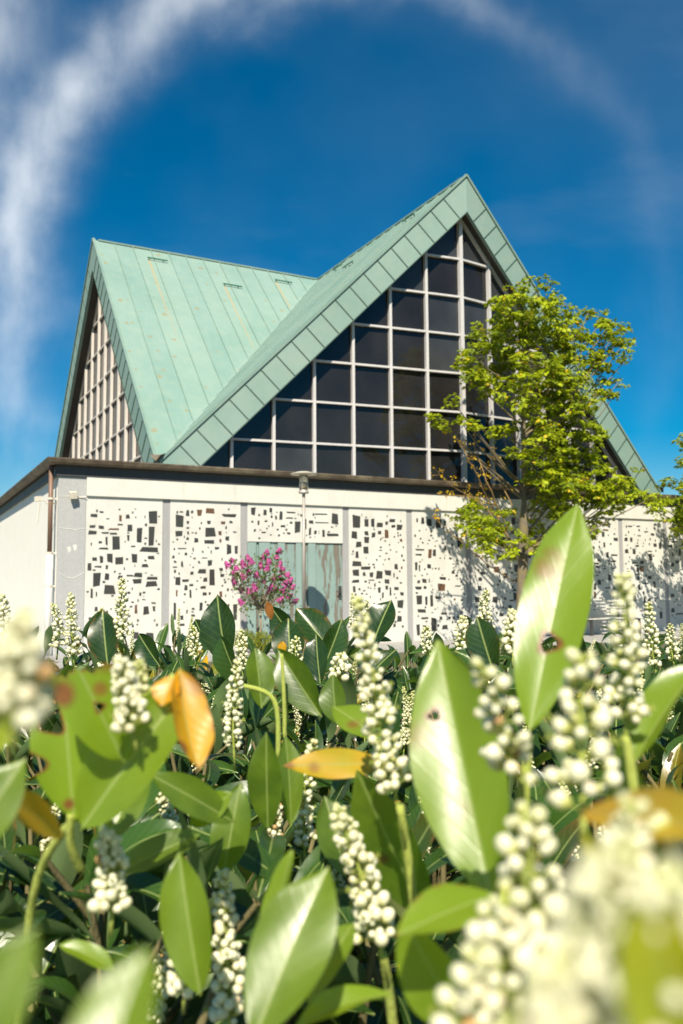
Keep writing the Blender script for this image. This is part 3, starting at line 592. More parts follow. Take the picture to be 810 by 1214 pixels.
def gable_window(gname, sides, s, zr, half, mw, md, mat, glassfn, rows):
    T = TIPS[gname]; out = T-C_; out[2] = 0; out /= np.linalg.norm(out)
    T0 = T-out*WO
    win = MB(); pane = MB()
    for ks in sides:
        Kc = KS[ks]; e = Kc-T; Lb = math.hypot(e[0], e[1]); ed = np.array([e[0], e[1], 0])/Lb; sl_ = (T[2]-Kc[2])/Lb
        h = np.array([ed[1], -ed[0], 0]);  h *= np.sign(np.dot(h, out))
        head = lambda t: T[2]-BW+.02-t*sl_-.0
        tmax = (head(0)-3.80)/sl_
        pos = lambda t, z: np.array([T0[0], T0[1], 0])+ed*t+np.array([0, 0, z])
        j = 0 if not half else .5; ts = []
        while s*j < tmax-.05:
            t = s*j; ts.append(t)
            if j > 0 or ks == sides[0]:
                wd = mw*(1.5 if j == 0 else 1)
                win.bar(pos(t, 3.80), pos(t, head(t)+.03), wd, md, h if j else out)
            j += 1
        for r in range(rows):
            z = zr+.992*r; t1 = (head(0)-z)/sl_
            if t1 < .1: continue
            win.bar(pos(0, z)-h*.012, pos(t1+.02, z)-h*.012, .058, md*.72, np.array([0, 0, 1.])*1.0) if False else win.obox(pos(0, z-.025)-h*md*.36+h*-.006, ed*(t1+.03), h*md*.72, np.array([0, 0, .05]))
        win.obox(pos(0, head(0)-.075)-h*md*.4, ed*tmax-np.array([0, 0, sl_*tmax]), h*md*.8, np.array([0, 0, .085]))
        glassfn(pane, pos, h, ed, ts, tmax, head, s)
    f = win.build('gable_window', mat, church)
    pane.build('glazing', [M['glass'], M['glass_tan'], M['glass_reflect_tint']], f)
def glass_plain(pane, pos, h, ed, ts, tmax, head, s):
    r = random.Random(int(abs(ed[0])*1000)); cuts = ts+[tmax]; zs = [3.8]+[4.66+.992*i for i in range(8)]
    for a, b in zip(cuts, cuts[1:]):
        for z0, z1 in zip(zs, zs[1:]):
            za, zb = min(z1, head(a)+.04), min(z1, head(b)+.04)
            if za <= z0: continue
            P = [(a, z0), (b, z0), (b, zb), (a, za)] if zb > z0 else [(a, z0), (a+(b-a)*(za-z0)/max(1e-6, za-zb), z0), (a, za)]
            ax_, az_ = r.gauss(0, .010), r.gauss(0, .012); am, zm = (a+b)/2, (z0+z1)/2
            Q = [pos(t_, z_)-h*(.06+ax_*(t_-am)+az_*(z_-zm)) for t_, z_ in P]
            f = tuple(range(len(Q)))
            if np.dot(np.cross(Q[1]-Q[0], Q[-1]-Q[0]), h) < 0: f = f[::-1]
            pane.add(Q, [f], r.choice((0, 0, 0, 2)))
def glass_split(pane, pos, h, ed, ts, tmax, head, s):
    g0 = .05; cuts = [0]+ts+[tmax]
    nearer = ed[1] < 0
    for a, b in zip(cuts, cuts[1:]):
        mid = a+(b-a)*(.62 if nearer else .38)
        for q0, q1, m in ((a, mid, 1 if nearer else 0), (mid, b, 0 if nearer else 1)):
            if q1-q0 < .01: continue
            P = [pos(q0, 3.8)-h*g0, pos(q1, 3.8)-h*g0, pos(q1, max(3.81, head(q1)+.05))-h*g0, pos(q0, head(q0)+.05)-h*g0]
            f = (0, 1, 2, 3) if np.dot(np.cross(P[1]-P[0], P[3]-P[0]), h) > 0 else (3, 2, 1, 0)
            pane.add(P, [f], m)
gable_window('front', [(-1, -1), (1, -1)], .988, 4.66, False, .068, .11, M['frame'], glass_plain, 7)
gable_window('left', [(-1, -1), (-1, 1)], .928, 4.545, True, .095, .075, M['frame_cream'], glass_split, 7)
gable_window('back', [(-1, 1), (1, 1)], .988, 4.66, False, .068, .11, M['frame'], glass_plain, 7)
gable_window('right', [(1, -1), (1, 1)], .988, 4.66, False, .068, .11, M['frame'], glass_plain, 7)

# ------------------------------------------------------------------ lamp post
lp = on_y(360.5, 700, -2.0)
lamp = empty('street_lamp', (lp[0], -2.0, 0), 'slender grey lamp post with flat disc cap and clear cylinder lantern before the turquoise door', 'street lamp')
x, y = lp[0], -2.0
w = MB(); w.tube([(x, y, .79), (x, y, 3.10)], .029, 12); w.build('pole', M['lamp_metal'], lamp, True)
w = MB(); w.lathe(x, y, [(.05, .02), (.05, .75), (.045, .79), (.03, .81)], 16); w.build('base_sleeve', M['lamp_metal'], lamp, True)
n = N('lamp_cylinder'); n.set((.55, .52, .42), .12, IOR=1.45); n.b.inputs['Transmission Weight'].default_value = .75; M['lampglass'] = n.m
w = MB(); w.lathe(x, y, [(.085, 3.20), (.085, 3.50)], 20); w.build('lantern_glass', M['lampglass'], lamp, True)
w = MB(); w.lathe(x, y, [(.03, 3.06), (.034, 3.13), (.10, 3.14), (.105, 3.165), (.09, 3.20)], 20); w.build('collar', M['lamp_metal'], lamp)
w = MB(); w.lathe(x, y, [(.05, 3.20), (.055, 3.26), (.03, 3.30)], 14); w.build('bulb', M['white_plastic'], lamp, True)
w = MB(); w.lathe(x, y, [(.09, 3.495), (.26, 3.515), (.265, 3.53), (.12, 3.565), (.02, 3.575)], 32); w.build('cap', M['white_plastic'], lamp)
w = MB()
for k in range(4): a = PI/4+k*PI/2; w.tube([(x+.088*math.cos(a), y+.088*math.sin(a), 3.17), (x+.088*math.cos(a), y+.088*math.sin(a), 3.50)], .006, 5)
w.build('cage_bar', M['lamp_metal'], lamp)

# ------------------------------------------------------------------ bench by the wall
b0 = on_y(697, 735, -.75)
bench = empty('slatted_bench', (b0[0]+.9, -.6, 0), 'pale slatted garden bench standing against the mosaic wall behind the shrubs', 'bench')
bx, bx1 = b0[0], b0[0]+1.9
w = MB()
for i in range(4): w.box((bx, -.80+i*.105, .43), (bx1, -.72+i*.105, .455))
w.build('seat', M['bench_slat'], bench, bevel=.004)
w = MB()
for i in range(5): w.box((bx, -.38+i*.012, .52+i*.085), (bx1, -.36+i*.012, .565+i*.085))
w.build('backrest', M['bench_slat'], bench, bevel=.004)
for x in (bx+.12, bx1-.12):
    w = MB(); w.box((x-.03, -.78, .02), (x+.03, -.73, .43)); w.box((x-.03, -.40, .02), (x+.03, -.34, .95)); w.box((x-.03, -.73, .39), (x+.03, -.40, .428)); w.build('leg_frame', M['dark_iron'], bench)

# ------------------------------------------------------------------ vectorised leaves
def norm(a): return a/np.maximum(np.linalg.norm(a, axis=-1, keepdims=True), 1e-9)
def leaves(base, T, Nn, L, Wd, fold, bend, nu=8, nv=4, tint=None, yel=None, brn=None, wave=.04, ser=0):
    """arrays of leaves -> V, F, uv, attrs"""
    n = len(base); T = norm(T); Nn = norm(Nn-T*np.sum(Nn*T, -1, keepdims=True)); B = np.cross(Nn, T)
    t = np.linspace(0, 1, nu+1); s = np.linspace(-1, 1, nv+1)
    prof = (np.clip((t-.02)/.98, 0, 1)**.78)*(np.clip(1-t, 0, 1)**.80)*(1-.25*np.clip((t-.8)/.2, 0, 1)); prof /= prof.max(); prof = np.maximum(prof, .018)
    tt, ss = np.meshgrid(t, s, indexing='ij'); pp = np.repeat(prof[:, None], nv+1, 1)
    bend = np.where(np.abs(bend) < 1e-3, 1e-3, bend)[:, None, None]; Lc = L[:, None, None]
    th = bend*tt[None]; x = Lc*np.sin(th)/bend; z = -Lc*(1-np.cos(th))/bend
    hw = .5*Wd[:, None, None]*pp[None]
    if ser: hw = hw*(1+.03*np.sign(np.sin(tt*60))*(np.abs(ss) > .9))
    y = hw*ss[None]*np.cos(fold)[:, None, None]
    ph = rng.uniform(0, 6.28, n)[:, None, None]
    zz = hw*np.abs(ss)[None]**1.3*np.sin(fold)[:, None, None]+wave*Wd[:, None, None]*np.sin(9*tt[None]+ph+ss[None]*1.5)*ss[None]**2
    x2 = x+zz*np.sin(th); z2 = z+zz*np.cos(th)
    V = base[:, None, None, :]+x2[..., None]*T[:, None, None, :]+y[..., None]*B[:, None, None, :]+z2[..., None]*Nn[:, None, None, :]
    m = (nu+1)*(nv+1); q = []
    for i in range(nu):
        for j in range(nv):
            a = i*(nv+1)+j; q.append((a, a+nv+1, a+nv+2, a+1))
    Fq = (np.array(q)[None]+(np.arange(n)*m)[:, None, None]).reshape(-1, 4)
    uv = np.stack([np.broadcast_to(tt, (n,)+tt.shape), np.broadcast_to(.5+.5*ss*pp, (n,)+tt.shape)], -1).reshape(-1, 2)
    def ex(a, d):
        a = np.full(n, d) if a is None else a
        return np.repeat(a, m)
    edge = (np.abs(ss) > .9)[None]*1.0
    br = np.zeros((n,)+tt.shape)
    if brn is not None: br = np.clip(brn[:, None, None]*(tt[None]**4*1.3+.9*edge*(pp[None] > .2)*rng.random((n,)+tt.shape)**2), 0, 1)
    return V.reshape(-1, 3), Fq, uv, dict(tint=ex(tint, .5), yel=ex(yel, 0.), brn=br.reshape(-1))
def ico(sub):
    bm = bmesh.new(); bmesh.ops.create_icosphere(bm, subdivisions=sub, radius=1); bm.verts.ensure_lookup_table()
    v = np.array([x.co[:] for x in bm.verts]); f = np.array([[q.index for q in p.verts] for p in bm.faces]); bm.free(); return v, f
ICO = {1: ico(1), 2: ico(2), 3: ico(3)}
def raceme(base, tip, rb, det=2, nb=None, spread=None, bow=.0, sparse=0, name='flower_spike', parent=None, ripe=0.8):
    """upright spike of round white buds on short stalks along an axis"""
    base, tip = np.array(base, float), np.array(tip, float); ax = tip-base; Lr = np.linalg.norm(ax); ax /= Lr
    u = np.cross(ax, [.3, .2, .9]); u /= np.linalg.norm(u); w_ = np.cross(ax, u)
    spread = spread or rb*3.0
    rb *= .94; spread *= 1.02; nb = int(nb*1.35) if nb else int(Lr/(rb*.36)); 
    bowd = u*rng.uniform(-1, 1)+w_*rng.uniform(-1, 1)
    axis = lambda t: base+ax*Lr*t+bowd*bow*Lr*np.sin(PI*t)*.5
    cen = []; R_ = []; D_ = []; G_ = []; O_ = []; A_ = []
    for k in range(nb):
        t = .10+.90*(k+.5)/nb; a = k*2.39996+rng.normal(0, .25)
        t = min(1, t+rng.normal(0, .012))
        taper = (1-t)**.55*.85+.15
        rr_ = rb*(.55+.55*taper)*rng.choice([rng.uniform(.6, .85), rng.uniform(.85, 1.2)])
        dr = math.cos(a)*u+math.sin(a)*w_
        out = spread*(taper*.95+.05)*rng.uniform(.6, 1.2)
        d = norm(dr*out+ax*(.45*out+.4*rb*t))
        p0 = axis(t); p = p0+dr*out+ax*.45*out
        cen.append(p); R_.append(rr_); D_.append(d); A_.append(p0)
        G_.append(np.clip((t-ripe)*2.2, 0, .55)+rng.uniform(0, .12)); O_.append(1.0 if rng.random() < .012 else 0.)
    cen, R_, D_, A_ = map(np.array, (cen, R_, D_, A_)); G_ = np.array(G_); O_ = np.array(O_)
    iv, jf = ICO[det]
    lo = norm(np.cross(D_, np.array([.21, .34, .9]))); mo = np.cross(D_, lo)
    el = 1.0+.38*rng.random(nb)
    V = cen[:, None]+R_[:, None, None]*(iv[None, :, 0:1]*lo[:, None]+iv[None, :, 1:2]*mo[:, None]+iv[None, :, 2:3]*el[:, None, None]*D_[:, None])
    calyx = np.clip((-iv[:, 2]-.05)*1.6, 0, 1)
    grn = np.clip(G_[:, None]+calyx[None]*.85, 0, 1); org = np.clip(O_[:, None]+0*calyx[None]+(rng.random(nb) < .18)[:, None]*np.clip(iv[None, :, 2]-.75, 0, 1)*2.5, 0, 1)
    Fq = (jf[None]+(np.arange(nb)*len(iv))[:, None, None]).reshape(-1, 3)
    st = MB(); k_ = 7
    st.tube([axis(t) for t in np.linspace(-.12, 1, k_)], [rb*.42*(1-.6*i/(k_-1)) for i in range(k_)], 6)
    for c, a_, r_ in zip(cen, A_, R_): st.tube([a_, (a_*.4+c*.6), c], rb*.16, 3, cap=False)
    V = V.reshape(-1, 3); grn = grn.reshape(-1); org = org.reshape(-1)
    if det >= 2:
        PV, PF = [], []
        for k in range(nb):
            if k > nb*.6 or rng.random() > .14: continue
            c, d, r_ = cen[k]+D_[k]*R_[k]*.7, D_[k], R_[k]
            for q in range(5):
                a = q*1.2566+rng.normal(0, .15); e = math.cos(a)*lo[k]+math.sin(a)*mo[k]; f = np.cross(d, e); i = len(V)+len(PV)
                PV += [c-f*r_*.25, c+e*r_*.8-f*r_*.55+d*r_*.35, c+e*r_*1.25+d*r_*.25, c+e*r_*.8+f*r_*.55+d*r_*.35]; PF += [(i, i+1, i+2), (i, i+2, i+3)]
            for q in range(7):
                a = q*.9; e = math.cos(a)*lo[k]+math.sin(a)*mo[k]; st.tube([c, c+d*r_*1.5+e*r_*rng.uniform(.3, .8)], [rb*.06, rb*.10], 3, cap=False)
        if PV: V = np.concatenate([V, np.array(PV)]); Fq = np.concatenate([Fq, np.array(PF)]); grn = np.concatenate([grn, np.zeros(len(PV))]); org = np.concatenate([org, np.zeros(len(PV))])
    so_ = st.build(name, M['stem'], parent, True)
    np_mesh('bud_cluster', V, Fq, M['bud'], so_, attrs=dict(grn=grn, org=org))
    return so_
# ------------------------------------------------------------------ maple trees
def star_leaf():
    """five lobed maple leaf, fan of quads (k=4) around the base; unit length along x"""
    P = [(0, 0), (.05, .30), (-.05, .42), (.30, .30), (.42, .56), (.55, .26), (1.0, 0), (.55, -.26), (.42, -.56), (.30, -.30), (-.05, -.42), (.05, -.30)]
    f = [(0, 3, 2, 1), (0, 5, 4, 3), (0, 7, 6, 5), (0, 9, 8, 7), (0, 11, 10, 9)]
    return np.array(P), np.array(f)
SL, SF = star_leaf()
def maple_leaves(base, T, Nn, L, tint, droop=.35):
    n = len(base); T = norm(T); Nn = norm(Nn-T*np.sum(Nn*T, -1, keepdims=True)); B = np.cross(Nn, T)
    x = SL[None, :, 0]*L[:, None]; y = SL[None, :, 1]*L[:, None]*rng.uniform(.8, 1.1, (n, 1))
    z = -(SL[None, :, 0]**2+np.abs(SL[None, :, 1]))*L[:, None]*(droop*rng.uniform(.2, 1.3, (n, 1)))
    V = base[:, None]+x[..., None]*T[:, None]+y[..., None]*B[:, None]+z[..., None]*Nn[:, None]
    Fq = (SF[None]+(np.arange(n)*len(SL))[:, None, None]).reshape(-1, 4)
    return V.reshape(-1, 3), Fq, np.repeat(tint, len(SL))
def crown_sprays(clumps, scale, per=22, Lf=.098, dens=1.28, flat=.30):
    bs, Ts, Ns, Ls, tn = [], [], [], [], []
    twigs = []
    for c, r in clumps:
        k = max(3, int(10*dens*(r/.42)**2))
        for _ in range(k):
            d = rng.normal(0, 1, 3); d /= np.linalg.norm(d); d *= .92*r*rng.random()**.45; d[2] *= .85
            p = c+d; rs = rng.uniform(.09, .19); m = int(per*rng.uniform(.6, 1.3))
            outw = norm(d+np.array([0, 0, .15]))
            tilt = norm(np.array([0, 0, 1.])+outw*rng.uniform(.0, .7)+rng.normal(0, .18, 3))
            a = rng.uniform(0, 2*PI, m); q = rs*np.sqrt(rng.random(m))
            e1 = norm(np.cross(tilt, [.37, .81, .1])); e2 = np.cross(tilt, e1)
            rad = np.cos(a)[:, None]*e1+np.sin(a)[:, None]*e2
            b = p+rad*q[:, None]+tilt*rng.normal(0, .022, m)[:, None]-np.array([0, 0, 1])*(q**2*1.0)[:, None]
            bs.append(b); Ts.append(rad+rng.normal(0, .35, (m, 3))-[0, 0, .25]); Ns.append(tilt+rng.normal(0, .33, (m, 3)))
            Ls.append(Lf*rng.uniform(.6, 1.2, m)); tn.append(np.clip(rng.uniform(.0, 1.0)+rng.normal(0, .15, m), 0, 1))
            twigs.append((c, p))
    V, Fq, t = maple_leaves(np.concatenate(bs), np.concatenate(Ts), np.concatenate(Ns), np.concatenate(Ls), np.concatenate(tn))
    return V, Fq, t, twigs
def maple(label, group, trunk_px, y0, clump_px, trunk_r, top_px, lean=0, bare=(), spread=.55, seed=1):
    global rng
    rng = np.random.default_rng(seed)
    base = on_y(*trunk_px, y0); base[2] = 0
    root = empty('maple_tree', tuple(base), label, 'tree', group)
    top = on_y(*top_px, y0)
    clumps = []
    for px, py, r in clump_px:
        c = on_y(px, py, y0); m = np.linalg.norm(on_y(px+r, py, y0)-c)
        c = c+FW*float(np.clip(rng.normal(0, spread), -1.3, 1.3))
        clumps.append((c, m))
    V, Fq, t, twigs = crown_sprays(clumps, 1)
    tr = MB(); tp = []; k = 14
    for i in range(k+1):
        q = i/k; p = base*(1-q)+np.array([top[0], top[1], top[2]])*q
        p = p+np.array([.06*math.sin(q*7), .05*math.cos(q*6)-.05, 0])*(q > .05)*q
        tp.append(p)
    rad = [trunk_r*(1.25 if i == 0 else 1)*(1-.62*(i/k))*(.55 if i/k > .42 else 1)+.008 for i in range(k+1)]
    tr.tube(tp, rad, 12)
    tp = np.array(tp)
    for c, r in clumps:
        hd = np.hypot(c[0]-base[0], c[1]-base[1])
        z = max(base[2]+.27*top[2], min(c[2]-.75*hd-.2, top[2]*.95)); i = min(k-1, int(z/top[2]*k)); q = z/top[2]*k-i
        a = tp[i]*(1-q)+tp[i+1]*q; mid = a*.5+c*.5+np.array([0, 0, -.10*hd])+rng.normal(0, .06, 3)
        pts = [(1-s)**2*a+2*s*(1-s)*mid+s*s*c for s in np.linspace(0, 1, 7)]
        pts = [p+rng.normal(0, .02, 3)*(0 < j < 6) for j, p in enumerate(pts)]
        r0 = .008+.009*min(2, np.linalg.norm(c-a))
        tr.tube(pts, [r0*(1-.75*s)+.003 for s in np.linspace(0, 1, 7)], 6, cap=False)
    for c, p in twigs:
        if rng.random() < .35: tr.tube([c+rng.normal(0, .04, 3), (c+p)/2+rng.normal(0, .03, 3)-[0, 0, .03], p], [.007, .005, .003], 4, cap=False)
    bb = []
    for line in bare:
        P = [on_y(x, y, y0)+FW*rng.uniform(-.3, .3) for x, y in line]
        pts = []
        for a, b in zip(P, P[1:]):
            for s in np.linspace(0, 1, 5)[:-1]: pts.append(a*(1-s)+b*s+rng.normal(0, .012, 3))
        pts.append(P[-1])
        tr.tube(pts, [.014*(1-.8*i/len(pts))+.003 for i in range(len(pts))], 5, 1, cap=False)
        for p in pts[2:]:
            for _ in range(2):
                e = p+norm(rng.normal(0, 1, 3)+[0, 0, .6])*rng.uniform(.06, .24); tr.tube([p, e], [.005, .002], 3, 1, cap=False); bb.append(e)
    tr.build('trunk', [M['bark'], M['twig']], root, True)
    uv = np.zeros((len(V), 2)); uv[:, 1] = .2
    np_mesh('crown', V, Fq, M['maple_leaf'], root, uv=uv, attrs=dict(tint=t, yel=np.where(rng.random(len(t)//12) < .03, .7, .0).repeat(12), brn=np.zeros(len(t))), smooth=False)
    if bb:
        bb = np.array(bb); n = len(bb); k = 3
        b = np.repeat(bb, k, 0)+rng.normal(0, .025, (n*k, 3))
        V, Fq, t = maple_leaves(b, rng.normal(0, 1, (n*k, 3)), rng.normal(0, .5, (n*k, 3))+[0, 0, 1], rng.uniform(.03, .075, n*k), rng.uniform(.3, 1, n*k))
        np_mesh('young_leaves', V, Fq, M['maple_leaf'], root, uv=np.zeros((len(V), 2)), attrs=dict(tint=t, yel=np.full(len(t), .75), brn=np.full(len(t), .12)), smooth=False)
    return root
CROWN = [(600,365,24),(628,360,22),(655,372,24),(676,390,18),(590,395,26),(620,395,28),(650,405,30),(672,420,22),(570,420,22),(600,430,28),(560,445,15),
 (630,440,30),(660,450,28),(552,425,10),(580,458,20),(610,470,24),(640,480,28),(668,482,26),(690,480,10),(600,395,20),
 (533,476,10),(528,500,12),(545,497,9),(560,508,12),(517,492,5),(600,505,20),(630,515,22),(660,518,26),(688,520,20),(708,515,10),(615,540,20),(648,545,28),(680,550,26),(700,545,16),
 (636,570,24),(665,578,28),(695,580,24),(722,572,22),(745,578,18),(710,597,18),(735,596,16),(675,605,18),(755,590,10),(650,597,18),
 (556,612,19),(545,606,12),(575,622,24),(560,634,20),(590,632,18),(578,648,13),(565,600,14),(600,650,12),(640,632,18),(628,640,14),(660,615,14),(700,622,12),(712,632,9),(610,605,10),
 (716,355,9),(724,372,12),(738,388,11),(745,405,9),(716,392,14),(700,402,13),(694,388,9),(728,410,14),(712,420,15),(742,426,8),(722,436,13),(704,432,12),(735,450,7),(715,463,11),(728,470,6),(702,470,10)]
BARE = [[(612,660),(585,600),(560,555),(540,520)],[(605,640),(570,595),(535,575),(518,560)],[(600,620),(575,570),(565,530),(560,510)],[(612,690),(580,670),(545,640),(512,612)],[(608,600),(590,560),(585,530)],[(620,640),(650,600),(680,590)],[(590,600),(560,590),(520,585)]]
maple('tall young maple with bright yellow green leaves standing before the white mosaic wall', 'young maples along the wall', (617, 725), -1.9, CROWN, .125, (622, 385), bare=BARE, seed=5)
CR2 = [(803,545,8),(810,525,6),(800,580,9),(822,565,16),(790,598,12),(806,606,17),(797,572,9),(780,606,8),(800,622,12),(825,600,24),(850,570,28),(845,530,24),(870,500,28),(860,610,26),(890,560,30),(910,520,28),(880,460,28),(920,470,28),(900,420,28),(950,500,28),(940,560,28),(930,610,26),(870,640,22),(910,650,22),(965,440,26),(940,400,26),(910,375,22),(975,540,26),(830,635,18),(835,500,10),(850,480,12)]
maple('maple reaching in past the church end with only its outer branches showing', 'young maples along the wall', (893, 725), -1.9, CR2, .125, (905, 380), seed=9)

# ------------------------------------------------------------------ lilac standard and the low golden shrub
rng = np.random.default_rng(21)
LY0 = -1.2
b = on_y(308, 750, LY0); lil = empty('lilac_tree', (b[0], LY0, 0), 'small standard lilac with magenta flower spikes growing in front of the turquoise door', 'lilac')
w = MB(); w.tube([(b[0], LY0, 0), (b[0]+.02, LY0, .45), on_y(309, 722, LY0)], [.03, .025, .02], 8)
pans = [(275,668),(283,676),(278,684),(291,672),(300,668),(288,688),(296,683),(312,664),(320,668),(327,664),(332,672),(318,676),(310,674),(334,680),(343,690),(338,694),(330,688),(322,690),(345,698),(335,702),(326,702),(312,692),(304,698),(296,704),(286,704),(318,706),(332,712),(342,708),(300,712),(288,716),(312,716),(347,716),(280,694),(305,684),(322,698),(340,684),(272,672),(330,656),(316,659),(294,664)]
FV, FF, FT = [], [], []
LB, LT_, LN, LL = [], [], [], []
for px, py in pans:
    p = on_y(px, py, LY0)+FW*rng.uniform(-.35, .35)
    s0 = on_y(309, 722, LY0)
    w.tube([s0+rng.normal(0, .01, 3), s0*.4+p*.6-[0, 0, .08]+rng.normal(0, .03, 3), p], [.012, .007, .003], 4, cap=False)
    ax = norm(p-s0+np.array([0, 0, .3])); ln = rng.uniform(.10, .16)
    n = 190; t = rng.random(n)**.9; rad = .062*(1-t)**.6+.008
    a = rng.uniform(0, 2*PI, n); u = norm(np.cross(ax, [.3, .5, .8])); v = np.cross(ax, u)
    d = np.cos(a)[:, None]*u+np.sin(a)[:, None]*v
    c = p+ax*(t*ln)[:, None]+d*rad[:, None]*rng.uniform(.6, 1.1, (n, 1))
    nn = norm(d+ax*.4+rng.normal(0, .3, (n, 3))); e1 = norm(np.cross(nn, rng.normal(0, 1, (n, 3)))); e2 = np.cross(nn, e1); sz = rng.uniform(.011, .018, n)[:, None]
    for k in range(n): 
        i = len(FV)*4
        FV.append(np.stack([c[k]-e1[k]*sz[k]-e2[k]*sz[k]*.4, c[k]+e2[k]*sz[k]-e1[k]*sz[k]*.4, c[k]+e1[k]*sz[k]+e2[k]*sz[k]*.4, c[k]-e2[k]*sz[k]+e1[k]*sz[k]*.4])+nn[k]*rng.normal(0, .003))
        FF.append((i, i+1, i+2, i+3)); FT += [rng.random()]*4
    m = 26; LB.append(p-ax*.09+rng.normal(0, .085, (m, 3))); LT_.append(rng.normal(0, 1, (m, 3))+ax); LN.append(rng.normal(0, .5, (m, 3))+[-.2, -.4, .8]); LL.append(rng.uniform(.045, .08, m))
w.build('trunk', M['lilac_bark'], lil, True)
V, Fq, uv, at_ = leaves(np.concatenate(LB), np.concatenate(LT_), np.concatenate(LN), np.concatenate(LL), np.concatenate(LL)*.62, np.full(sum(map(len, LL)), .2), np.full(sum(map(len, LL)), .4), 4, 2, tint=rng.random(sum(map(len, LL))))
np_mesh('foliage', V, Fq, M['lilac_leaf'], lil, uv=uv, attrs=at_)
np_mesh('blossoms', np.concatenate(FV), np.array(FF), M['petal'], lil, attrs=dict(tint=np.array(FT)), smooth=False)
def ball_shrub(px, py, r, label, y0):
    c = on_y(px, py, y0); n = 1400
    root = empty('golden_shrub', (c[0], y0, 0), label, 'shrub', 'low golden shrubs under the lilac')
    d = norm(rng.normal(0, 1, (n, 3))); p = c+d*r*(rng.uniform(.45, 1.05, (n, 1)))*[1, 1, .9]
    L = rng.uniform(.02, .04, n)
    V, Fq, uv, a_ = leaves(p, d+rng.normal(0, .6, (n, 3)), rng.normal(0, .6, (n, 3))+[0, 0, 1], L, L*.6, np.full(n, .2), np.full(n, .3), 3, 2, tint=rng.random(n))
    np_mesh('foliage', V, Fq, M['golden_leaf'], root, uv=uv, attrs=a_)
    s = MB()
    for _ in range(7): s.tube([(c[0]+rng.normal(0, .02), y0+rng.normal(0, .02), 0), c+rng.normal(0, r*.5, 3)], [.012, .004], 5)
    s.build('stems', M['wood_stem'], root, True)
ball_shrub(289, 759, .22, 'rounded yellow green dwarf shrub left of the lilac stem', -1.25)
ball_shrub(311, 760, .20, 'rounded yellow green dwarf shrub right of the lilac stem', -1.35)

